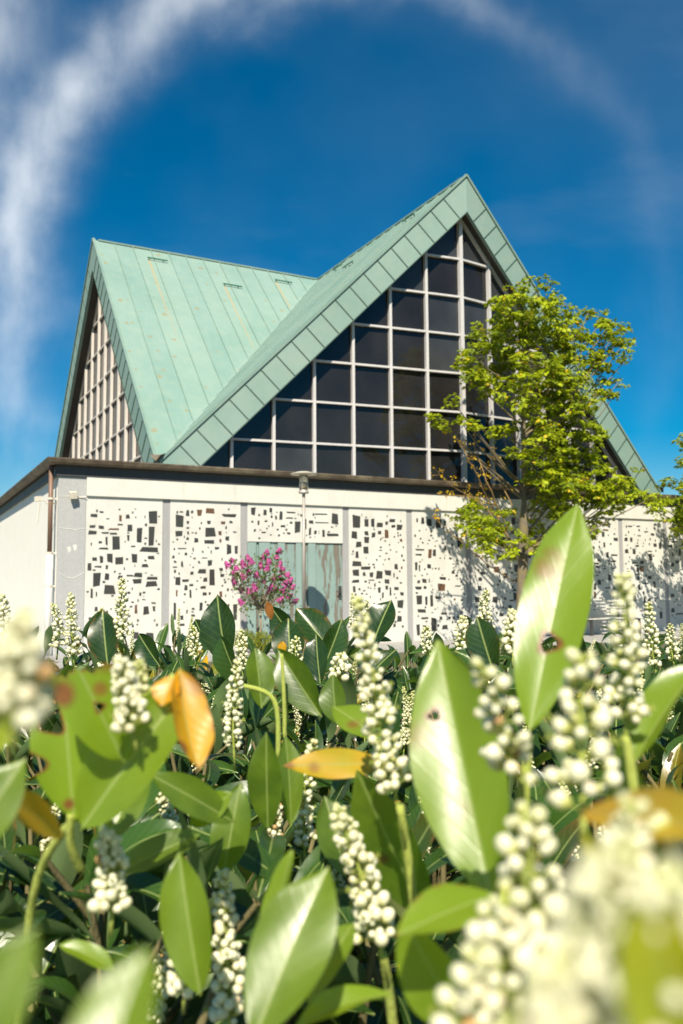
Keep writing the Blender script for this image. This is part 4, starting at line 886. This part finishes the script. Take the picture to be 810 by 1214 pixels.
# ------------------------------------------------------------------ cherry laurels
rng = np.random.default_rng(33)
HORIZ = 700
def world_rd(px, d):
    p = at(px, 700, d); return p
SHRUBS = {}
def laurel(key, px, d, label):
    p = at(px, 700, d)
    SHRUBS[key] = empty('laurel_shrub', (p[0], p[1], 0), label, 'shrub', 'cherry laurels of the hedge')
    SHRUBS[key]['_n'] = 0
    del SHRUBS[key]['_n']
    return SHRUBS[key]
def fill(key, cells, top_fn, shoots_sp, mat, Lr=(.075, .15), nu=7, nv=4, spikes=0, lean=.34):
    """ordinary shoots of one shrub: cells are (px0, px1, d0, d1) wedges seen from the path side"""
    root = SHRUBS[key]; px0, px1, d0, d1 = cells
    st = MB(); bs, Ts, Ns, Ls, tn, yl, bn = [], [], [], [], [], [], []
    area = .5*(d1**2-d0**2)*(px1-px0)/F_PX; n = max(6, int(area/shoots_sp**2))
    tops = []
    for q_ in range(n):
        d = math.sqrt(rng.uniform(d0**2, d1**2)); px = rng.uniform(px0, px1)
        g0 = at(px, 700, d); zt = top_fn(px, d)+rng.normal(0, .028)
        top = np.array([g0[0], g0[1], zt]); hgt = rng.uniform(.34, .5)
        ln = rng.normal(0, lean, 2); foot = top-np.array([ln[0]*hgt, ln[1]*hgt, hgt])
        mid = (top+foot)/2+np.array([*rng.normal(0, .03, 2), .0])
        pts = [(1-s)**2*foot+2*s*(1-s)*mid+s*s*top for s in np.linspace(0, 1, 6)]
        st.tube([np.array([foot[0]+rng.normal(0, .05), foot[1]+rng.normal(0, .05), 0]), foot*[1, 1, .5]+rng.normal(0, .02, 3), foot], [.010, .008, .0055], 5, cap=False)
        st.tube(pts, [.0055, .005, .0045, .004, .0034, .0026], 5, cap=False)
        if n < 10: st.build('stem', M['wood_stem'], root, True); st = MB()
        m = int(rng.integers(11, 16)); a0 = rng.uniform(0, 6.28); dirn = norm(pts[-1]-pts[0])
        ss = np.linspace(.02, 1.0, m)+rng.normal(0, .02, m); ss = np.clip(ss, 0, 1)
        a = a0+np.arange(m)*2.3999+rng.normal(0, .3, m)
        e1 = norm(np.cross(dirn, [.3, .9, .1])); e2 = np.cross(dirn, e1)
        rad = np.cos(a)[:, None]*e1+np.sin(a)[:, None]*e2
        b = np.stack([(1-s)**2*foot+2*s*(1-s)*mid+s*s*top for s in ss])
        up = (.35+1.0*ss**2+rng.normal(0, .38, m))[:, None]
        bs.append(b+rad*.006); Ts.append(rad+dirn*up); Ns.append(dirn-rad*up*.6+rng.normal(0, .55, (m, 3)))
        Ls.append(rng.uniform(*Lr, m)*(1-.25*(ss > .93))); tn.append(np.clip(.05+.6*ss**3+rng.normal(0, .25, m), 0, 1))  # tint falls down the shoot, painting shade of the hedge gaps into leaves
        yl.append(np.where(rng.random(m) < .010, rng.uniform(.5, 1, m), np.where(rng.random(m) < .05, .25, 0)))
        bn.append(np.where(rng.random(m) < .12, rng.uniform(.2, .8, m), 0)); tops.append((top, dirn))
    B = np.concatenate(bs); n_ = len(B); L = np.concatenate(Ls)
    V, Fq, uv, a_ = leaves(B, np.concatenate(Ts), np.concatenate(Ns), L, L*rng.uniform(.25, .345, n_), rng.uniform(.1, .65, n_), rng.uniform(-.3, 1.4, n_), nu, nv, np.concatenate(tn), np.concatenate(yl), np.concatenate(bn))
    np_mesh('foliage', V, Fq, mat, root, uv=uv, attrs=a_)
    if st.v: st.build('stems', M['wood_stem'], root, True)
    pick = rng.permutation(len(tops))[:spikes]
    for i in pick:
        top, dirn = tops[i]; ax = norm(dirn+np.array([0, 0, .8])+rng.normal(0, .15, 3)); off = norm(rng.normal(0, 1, 3))*.03; off[2] = 0
        ln = rng.uniform(.07, .115); b_ = top+off-ax*rng.uniform(.02, .09)
        raceme(b_, b_+ax*ln, rng.uniform(.0022, .0028), 1 if np.linalg.norm(top-EYE) > 1.3 else 2, bow=.12, parent=root, ripe=rng.uniform(.5, .9))
def spike(key, bpx, tpx, d, bud_px, dt=0, nb=None, sp=3.0, det=None, ripe=.8, bow=.1):
    b_ = at(*bpx, d); t_ = at(*tpx, d+dt); rb = bud_px*.88/2/F_PX*d; sp += .25; nb = int(nb*1.0) if nb else None
    det = det or (3 if bud_px > 12 else 2 if bud_px > 6 else 1)
    return raceme(b_, t_, rb, det, nb, rb*sp, bow, parent=SHRUBS[key], ripe=ripe)
def leaf(key, bpx, tpx, db, dt, wpx, roll=0, fold=.3, bend=.25, tint=.6, yel=0, brn=0, holes=(), blots=(), cut=None, mat='laurel_near_lit', label=None, tiltn=0., nu=44, nv=20, ragged=0, sheen=None):
    """one hand placed leaf; roll turns its face about its axis away from facing the path, holes/blots in (u, v) of the leaf"""
    b_ = at(*bpx, db)
    if sheen is not None:      # lean it back so that the sun glances off its first half
        Hv = norm(np.array(SUN)+norm(EYE-at((bpx[0]+tpx[0])/2, (bpx[1]+tpx[1])/2, db))); dt = float(np.dot(b_-EYE, Hv)/np.dot(ray(*tpx), Hv))
    t_ = at(*tpx, dt)
    if sheen is not None:
        T_ = norm(t_-b_); v_ = norm(EYE-(b_+t_)/2); n_ = norm(v_-T_*np.dot(v_, T_)); roll = math.atan2(np.dot(Hv, np.cross(n_, T_)), np.dot(Hv, n_))+sheen*fold
    if holes or cut: nu, nv = 100, 44
    T = t_-b_; L = np.linalg.norm(T); T /= L
    dm = (db+dt)/2; v = norm(EYE-(b_+t_)/2); Nn = norm(v-T*np.dot(v, T)); S_ = np.cross(Nn, T)
    Nn = Nn*math.cos(roll)+S_*math.sin(roll)
    Wd = wpx/F_PX*dm/max(.35, math.cos(roll))/max(.5, math.cos(fold))
    V, Fq, uv, a_ = leaves(b_[None], T[None], (Nn+T*0)[None], np.array([L*1.02]), np.array([Wd]), np.array([fold]), np.array([bend]), nu, nv, np.array([tint]), np.array([float(yel)]), wave=.05)
    # bend pulls the tip off the chord: turn it back so base and tip stay where they belong
    ax = np.cross(V[-nv//2-1]-b_, t_-b_); sn = np.linalg.norm(ax)
    if sn > 1e-9:
        a0 = V[-nv//2-1]-b_; ang = math.atan2(sn, np.dot(a0, t_-b_)); Rm = np.array(Matrix.Rotation(ang, 3, Vector(ax/sn))); V = (V-b_)@Rm.T+b_
    u = np.repeat(np.linspace(0, 1, nu+1), nv+1); s = np.tile(np.linspace(-1, 1, nv+1), nu+1)
    prof_y = (uv[:, 1]-.5)*Wd/L; br = np.zeros(len(u)); dead = np.zeros(len(u), bool)
    for hu, hv, hr in holes:
        q = np.hypot(u-hu, prof_y-hv*Wd/L*.5); ang = np.arctan2(prof_y-hv*Wd/L*.5, u-hu); q = q*(1+.18*np.sin(3*ang+hu*9))
        dead |= q < hr; br = np.maximum(br, np.clip(1.6-(q-hr)/.018, 0, 1)*(q >= hr*.9))
    for hu, hv, hr, am in blots:
        q = np.hypot(u-hu, prof_y-hv*Wd/L*.5); br = np.maximum(br, am*np.clip(1.5-q/hr, 0, 1))
    if cut:
        cu = cut[0]+cut[1]*s+cut[2]*np.sin(s*7+1)+.012*np.sin(s*23); dead |= u > cu; br = np.maximum(br, np.clip(1-(cu-u)/.035, 0, 1)*(u <= cu))
    if brn: br = np.maximum(br, np.clip((np.abs(s)-.86)/.1, 0, 1)*brn*(.5+.5*np.sin(u*31+s))); br = np.maximum(br, brn*np.clip((u-.93)/.05, 0, 1))
    a_['brn'] = br
    keep = ~dead[Fq].any(1); Fq = Fq[keep]
    o = np_mesh('leaf', V, Fq, M[mat], SHRUBS[key], uv=uv, attrs=a_)
    if label: o['label'] = label
    return o
def stem(key, pts, r0, r1, mat='stem'):
    P = [at(x, y, d) for x, y, d in pts]; Q = []
    for i in range(len(P)-1):
        p0, p1, p2, p3 = P[max(i-1, 0)], P[i], P[i+1], P[min(i+2, len(P)-1)]
        for s in np.linspace(0, 1, 7)[:-1]: Q.append(.5*((2*p1)+(-p0+p2)*s+(2*p0-5*p1+4*p2-p3)*s*s+(-p0+3*p1-3*p2+p3)*s**3))
    Q.append(P[-1]); w = MB(); n = len(Q)
    w.tube(Q, [r0+(r1-r0)*i/(n-1) for i in range(n)], 8); return w.build('stem', M[mat], SHRUBS[key], True)

laurel('holed', 120, .62, 'cherry laurel with insect eaten leaves and one curled orange yellow leaf')
laurel('middle', 420, .72, 'cherry laurel with a long curving white bud spike and a yellow spotted leaf lying flat')
laurel('upright', 600, .55, 'cherry laurel with two big upright leaves rising in front of the maple trunk')
laurel('corner', 770, .34, 'blurred cherry laurel with dense fat white buds closest to the viewer')
laurel('edge', -30, .40, 'blurred cherry laurel with one pale bud spike left of the eaten leaves')
laurel('mid1', 70, 1.35, 'shaded cherry laurel with tall bud spikes standing below the downpipe corner')
laurel('mid2', 300, 1.3, 'glossy dark cherry laurel with a brown tipped stem below the lilac')
laurel('mid3', 500, 1.35, 'cherry laurel with short bud spikes behind the long curving white spike')
laurel('mid4', 720, 1.3, 'shaded cherry laurel beneath the pale bench')
laurel('far1', 30, 2.4, 'dark cherry laurel at the foot of the plain white side wall')
laurel('far2', 200, 2.5, 'dark cherry laurel in front of the first mosaic panel beside the grey pier')
laurel('far3', 370, 2.5, 'dark cherry laurel with broad leaves around the lamp post foot')
laurel('far4', 530, 2.5, 'dark cherry laurel below the maple shadow on the wall')
laurel('far5', 700, 2.6, 'dark cherry laurel in front of the pale bench slats')
laurel('out1', 960, 1.9, 'cherry laurel continuing the hedge beyond the last bud spike on the right')
laurel('out2', -190, 1.9, 'cherry laurel continuing the hedge beyond the side wall')
top_far = lambda px, d: 1.3-.225-.015*math.sin(px*.031)-.07*math.exp(-((px-305)/38)**2)
top_mid = lambda px, d: 1.3-.225+.015*math.sin(px*.05+1)-.04*math.exp(-((px-305)/38)**2)
top_near = lambda px, d: 1.3-.26
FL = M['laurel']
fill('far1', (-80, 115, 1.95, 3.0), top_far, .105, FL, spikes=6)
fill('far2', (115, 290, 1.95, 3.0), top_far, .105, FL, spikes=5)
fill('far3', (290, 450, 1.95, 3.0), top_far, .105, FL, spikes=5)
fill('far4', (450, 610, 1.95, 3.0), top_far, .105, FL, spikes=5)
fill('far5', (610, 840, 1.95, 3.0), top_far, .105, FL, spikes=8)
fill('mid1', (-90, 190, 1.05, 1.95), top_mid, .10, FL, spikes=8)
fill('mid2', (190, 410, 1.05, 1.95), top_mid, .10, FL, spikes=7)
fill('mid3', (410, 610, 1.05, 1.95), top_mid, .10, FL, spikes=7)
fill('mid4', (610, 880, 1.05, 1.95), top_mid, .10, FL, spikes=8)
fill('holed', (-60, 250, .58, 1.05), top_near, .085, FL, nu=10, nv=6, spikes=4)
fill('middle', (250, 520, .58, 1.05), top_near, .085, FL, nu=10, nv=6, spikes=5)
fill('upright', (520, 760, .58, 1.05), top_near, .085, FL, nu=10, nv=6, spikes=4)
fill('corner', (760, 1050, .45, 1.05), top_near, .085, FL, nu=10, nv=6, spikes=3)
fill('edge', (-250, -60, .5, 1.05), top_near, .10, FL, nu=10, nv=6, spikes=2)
fill('out1', (840, 1180, 1.05, 3.0), top_mid, .115, FL, spikes=4)
fill('out2', (-300, -85, 1.05, 3.0), top_mid, .13, FL, spikes=4)
# ---- hand placed shoots, leaves and bud spikes
# upright pair on the right
leaf('upright', (627, 872), (684, 602), .48, .565, 80, fold=.26, bend=.22, sheen=.35, tint=.95, holes=[(.36, -.05, .028)], blots=[(.66, .42, .05, .75), (.72, .36, .04, .6)], label='tall fresh green leaf with a yellow midrib and one small hole')
leaf('upright', (585, 1075), (520, 764), .39, .465, 106, fold=.38, bend=.05, sheen=1, tint=.8, holes=[(.69, .38, .016)], blots=[(.62, .72, .05, .55), (.33, .30, .04, .5)], label='broad leaf with a glaring glossy half and pinkish spots')
stem('upright', [(600, 1240, .45), (600, 1120, .44), (592, 1060, .43)], .004, .003)
stem('upright', [(640, 1240, .5), (622, 1000, .5), (627, 870, .5)], .004, .003)
spike('upright', (615, 930), (572, 790), .34, 21, dt=-.03, nb=24, sp=2.7)
stem('upright', [(640, 1240, .36), (622, 1020, .35), (617, 925, .34)], .0026, .0018)
spike('upright', (692, 985), (690, 775), .29, 26, dt=.02, nb=26, sp=2.8)
spike('upright', (742, 880), (738, 680), .42, 15, nb=52, sp=3.0, bow=.15)
stem('upright', [(760, 1100, .43), (752, 950, .42), (742, 872, .42)], .003, .0025)
leaf('upright', (752, 905), (830, 790), .42, .45, 42, roll=.9, fold=.5, tint=.8)
leaf('upright', (745, 960), (830, 985), .40, .36, 60, roll=.3, fold=.2, tint=.7)
leaf('upright', (765, 1000), (745, 870), .45, .47, 44, roll=1.0, fold=.3, tint=.3)
leaf('upright', (690, 962), (880, 995), .24, .18, 58, roll=.7, fold=.25, tint=.8, yel=.8, brn=.5, label='yellowed leaf lying across below the bud spikes')
leaf('upright', (590, 1060), (470, 1110), .36, .33, 50, roll=-.6, fold=.3, tint=.9, brn=.5)
leaf('upright', (560, 1230), (480, 1090), .36, .36, 70, roll=.5, fold=.3, tint=.7)
# fat blurred buds in the corner
spike('corner', (640, 1150), (622, 965), .25, 31, nb=24, sp=2.7, det=3)
spike('corner', (605, 1260), (600, 1060), .22, 34, nb=24, sp=2.6, det=3)
spike('corner', (700, 1300), (735, 1010), .10, 42, nb=36, sp=2.6, det=3)
spike('corner', (800, 1330), (800, 1040), .09, 46, nb=34, sp=2.6, det=3)
spike('corner', (640, 1330), (660, 1140), .10, 44, nb=26, sp=2.6, det=3)
spike('corner', (770, 1180), (790, 980), .20, 30, nb=34, sp=2.7, det=3)
spike('corner', (545, 1300), (570, 1130), .20, 32, nb=22, sp=2.6, det=3)
leaf('corner', (840, 1180), (690, 985), .20, .22, 70, roll=.5, fold=.2, tint=1, yel=.35)
leaf('corner', (700, 1330), (860, 1090), .16, .18, 90, roll=.3, fold=.2, tint=1, yel=.25)
# long curving spike in the middle
spike('middle', (474, 965), (425, 712), .52, 12.5, nb=96, sp=3.0, bow=.12, ripe=.72)
stem('middle', [(500, 1200, .55), (488, 1050, .53), (474, 955, .52)], .0035, .0025)
leaf('middle', (462, 905), (338, 908), .62, .60, 34, roll=-.35, fold=.15, bend=.1, tint=.9, yel=.75, blots=[(.72, .2, .05, .6), (.95, 0, .05, .8)], label='yellow spotted leaf pointing left and lying flat')
leaf('middle', (505, 1085), (425, 915), .58, .56, 66, roll=.35, fold=.3, tint=.25, blots=[(.45, .4, .03, .7)])
leaf('middle', (455, 880), (395, 838), .66, .7, 34, roll=-.5, fold=.2, tint=.8, blots=[(.5, .3, .08, .6)])
spike('middle', (455, 1140), (400, 958), .50, 16, nb=62, sp=2.9)
stem('middle', [(470, 1260, .52), (462, 1180, .51), (454, 1130, .5)], .0035, .0025)
spike('middle', (362, 1020), (372, 878), .82, 9.5, nb=60, sp=2.8)
leaf('middle', (300, 1235), (388, 1030), .36, .40, 92, roll=.25, fold=.2, bend=.25, tint=.55, label='large smooth green leaf slanting up from the bottom edge')
leaf('middle', (322, 1130), (346, 1010), .44, .46, 28, roll=.9, fold=.3, tint=.7)
leaf('middle', (365, 1190), (420, 1095), .42, .45, 36, roll=.4, fold=.4, tint=.6, bend=.5)
leaf('middle', (345, 1225), (465, 1180), .4, .42, 26, roll=.8, fold=.5, tint=.9, bend=.7)
leaf('middle', (318, 985), (316, 870), .74, .74, 40, roll=.35, fold=.35, tint=.2, bend=.1)
leaf('middle', (345, 980), (338, 872), .76, .78, 30, roll=-.5, fold=.3, tint=.4)
leaf('middle', (265, 1040), (285, 930), .64, .66, 46, roll=.2, fold=.2, tint=.35)
leaf('middle', (410, 1040), (385, 945), .7, .72, 46, roll=-.3, fold=.3, tint=.25)
spike('middle', (278, 900), (282, 785), .9, 8.5, nb=64, sp=2.8)
leaf('middle', (382, 850), (330, 770), .95, .98, 42, roll=.3, fold=.45, tint=.15)
leaf('middle', (310, 840), (302, 768), .96, .98, 34, roll=-.4, fold=.4, tint=.4)
leaf('middle', (400, 860), (395, 800), .9, .92, 30, roll=.5, fold=.3, tint=.3)
stem('middle', [(330, 900, .9), (325, 830, .9), (285, 812, .9)], .003, .0024)
stem('middle', [(338, 905, .93), (337, 830, .93), (334, 775, .93)], .0028, .0018)
# eaten leaves on the left
leaf('holed', (88, 975), (74, 792), .46, .47, 80, roll=.15, fold=.2, bend=.2, tint=1, cut=(.70, -.03, .04), holes=[(.64, .35, .06), (.40, .95, .06)], blots=[(.12, .1, .035, .9), (.55, -.5, .04, .6)], label='short leaf with its tip and edge eaten away')
leaf('holed', (148, 905), (70, 748), .45, .44, 78, roll=-.2, fold=.2, bend=.15, tint=1, cut=(.70, .07, .02), holes=[(.42, -.05, .02)], blots=[(.52, -.3, .045, .9), (.62, .75, .08, 1), (.70, -.8, .09, .9)], label='ragged leaf with brown bites along its squared end')
leaf('holed', (95, 985), (222, 815), .45, .47, 82, roll=.35, fold=.38, bend=.3, tint=.7, blots=[(.86, -.1, .04, .7)])
leaf('holed', (213, 792), (236, 912), .47, .44, 46, roll=.6, fold=.5, bend=-.45, tint=1, yel=1, brn=.7, blots=[(.12, .8, .14, .9), (.80, -.6, .07, .9), (.35, -.5, .02, .8), (.45, -.45, .02, .8)], label='curled orange yellow leaf hanging with brown blotches')
leaf('holed', (208, 800), (192, 838), .47, .46, 30, roll=-.6, fold=.3, bend=.3, tint=1, yel=1, brn=.9)
stem('holed', [(20, 1240, .52), (40, 1060, .49), (78, 982, .47), (124, 944, .465), (166, 896, .47), (185, 850,   .47), (206, 800, .47)], .0026, .0018)
stem('holed', [(118, 890, .47), (150, 850, .475), (182, 815, .48)], .0024, .0015)
stem('holed', [(95, 1030, .475), (84, 1000, .465), (84, 965, .46)], .0026, .002)
spike('holed', (160, 878), (143, 780), .44, 13, nb=52, sp=2.8, ripe=.9)
spike('holed', (168, 840), (166, 782), .48, 9, nb=26, sp=2.4, ripe=.2)
leaf('holed', (120, 1005), (176, 915), .52, .55, 44, roll=.4, fold=.3, tint=.45)
leaf('holed', (278, 975), (178, 918), .6, .58, 40, roll=-.25, fold=.3, tint=.3)
leaf('holed', (225, 980), (275, 940), .6, .6, 30, roll=.3, fold=.3, tint=.7)
leaf('holed', (75, 992), (-10, 935), .42, .36, 34, roll=-.5, fold=.2, tint=1, yel=.9, brn=.5)
spike('holed', (132, 1095), (126, 985), .48, 15, nb=46, sp=2.5, ripe=.95)
leaf('holed', (140, 1035), (235, 990), .55, .58, 34, roll=.5, fold=.3, tint=.3)
leaf('holed', (238, 1180), (213, 1012), .46, .48, 58, roll=.30, fold=.4, bend=.2, tint=.6)
spike('holed', (272, 1230), (262, 1035), .56, 14, nb=72, sp=2.7)
spike('holed', (218, 1190), (212, 1090), .5, 13, nb=34, sp=2.8)
leaf('holed', (70, 1120), (135, 1150), .5, .5, 22, roll=.6, fold=.4, tint=.9, bend=.5)
leaf('edge', (100, 1330), (172, 1128), .12, .13, 96, fold=.3, bend=.05, sheen=1, tint=.6, label='blurred shining leaf at the bottom edge')
spike('edge', (14, 880), (26, 728), .17, 27, nb=32, sp=2.4, ripe=.9)
leaf('edge', (-35, 905), (42, 815), .30, .30, 44, roll=.4, fold=.3, tint=1, yel=.15)
leaf('edge', (-60, 1040), (30, 900), .34, .36, 60, roll=.4, fold=.2, tint=.5)
# spikes and dark leaves standing against the wall
for key, b_, t_, d, bp, nb in (('mid1', (147, 768), (145, 686), 1.45, 6.5, 66), ('mid1', (88, 790), (84, 704), 1.4, 6.5, 62), ('mid1', (68, 775), (64, 716), 1.5, 6, 44), ('mid1', (3, 760), (2, 706), 1.4, 6.5, 40), ('mid1', (122, 800), (120, 722), 1.6, 6, 56),
  ('mid1', (232, 785), (228, 742), 1.7, 5.5, 36), ('mid2', (288, 800), (287, 748), 1.5, 6, 40), ('far3', (420, 752), (418, 704), 2.0, 4.5, 44), ('far3', (436, 756), (434, 712), 2.0, 4.5, 40),
  ('mid3', (510, 782), (506, 744), 1.5, 6, 34), ('mid3', (556, 785), (549, 732), 1.2, 7.5, 44), ('mid3', (578, 755), (577, 700), 1.5, 6, 52), ('mid3', (608, 785), (606, 724), 1.1, 9, 48), ('mid3', (402, 812), (404, 776), 1.1, 9, 22),
  ('mid4', (778, 800), (770, 715), 1.4, 6.5, 56), ('mid4', (800, 790), (795, 740), 1.5, 6, 40), ('mid2', (352, 790), (352, 756), 1.6, 6, 26)):
    spike(key, b_, t_, d, bp, nb=nb, sp=2.8)
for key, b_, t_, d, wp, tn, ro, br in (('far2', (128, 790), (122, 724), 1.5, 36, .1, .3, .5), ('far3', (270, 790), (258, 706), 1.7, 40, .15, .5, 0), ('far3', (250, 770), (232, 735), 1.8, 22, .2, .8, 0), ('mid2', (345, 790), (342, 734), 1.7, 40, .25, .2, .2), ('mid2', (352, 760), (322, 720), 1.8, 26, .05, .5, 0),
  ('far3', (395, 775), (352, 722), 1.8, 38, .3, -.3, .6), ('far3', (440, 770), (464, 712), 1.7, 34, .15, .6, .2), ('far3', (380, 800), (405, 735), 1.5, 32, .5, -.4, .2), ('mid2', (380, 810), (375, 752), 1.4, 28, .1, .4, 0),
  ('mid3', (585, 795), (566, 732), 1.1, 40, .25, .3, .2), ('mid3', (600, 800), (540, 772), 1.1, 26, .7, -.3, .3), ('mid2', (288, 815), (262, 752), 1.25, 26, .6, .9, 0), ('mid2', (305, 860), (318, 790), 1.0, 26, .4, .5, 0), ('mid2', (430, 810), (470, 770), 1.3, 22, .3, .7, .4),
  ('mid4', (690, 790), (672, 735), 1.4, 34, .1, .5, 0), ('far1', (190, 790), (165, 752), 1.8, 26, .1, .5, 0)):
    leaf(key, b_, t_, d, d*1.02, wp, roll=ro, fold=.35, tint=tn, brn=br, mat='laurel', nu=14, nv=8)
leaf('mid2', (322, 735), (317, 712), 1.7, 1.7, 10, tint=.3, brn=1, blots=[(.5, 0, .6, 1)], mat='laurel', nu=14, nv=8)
stem('mid2', [(340, 860, 1.0), (335, 800, 1.0), (334, 772, 1.0)], .0035, .0025)
leaf('mid2', (334, 775, ), (335, 760), 1.0, 1.0, 11, tint=1, yel=1, brn=1, nu=14, nv=8, label='orange withered bud tip on an upright stem')
leaf('mid2', (352, 835), (331, 790), 1.0, 1.0, 14, roll=.4, tint=1, yel=.95, nu=14, nv=8)

leaf('corner', (860, 1330), (760, 1060), .085, .09, 120, roll=.4, fold=.2, tint=1, yel=.3)  # added pale leaf very close by; its blur stands in for corner glare
leaf('corner', (560, 1340), (640, 1190), .11, .12, 60, roll=.2, fold=.2, tint=1, yel=.2)
spike('corner', (730, 1200), (745, 950), .17, 27, nb=30, sp=2.6, det=3)
leaf('edge', (-60, 1300), (40, 1100), .12, .13, 80, roll=.3, fold=.25, tint=.5)
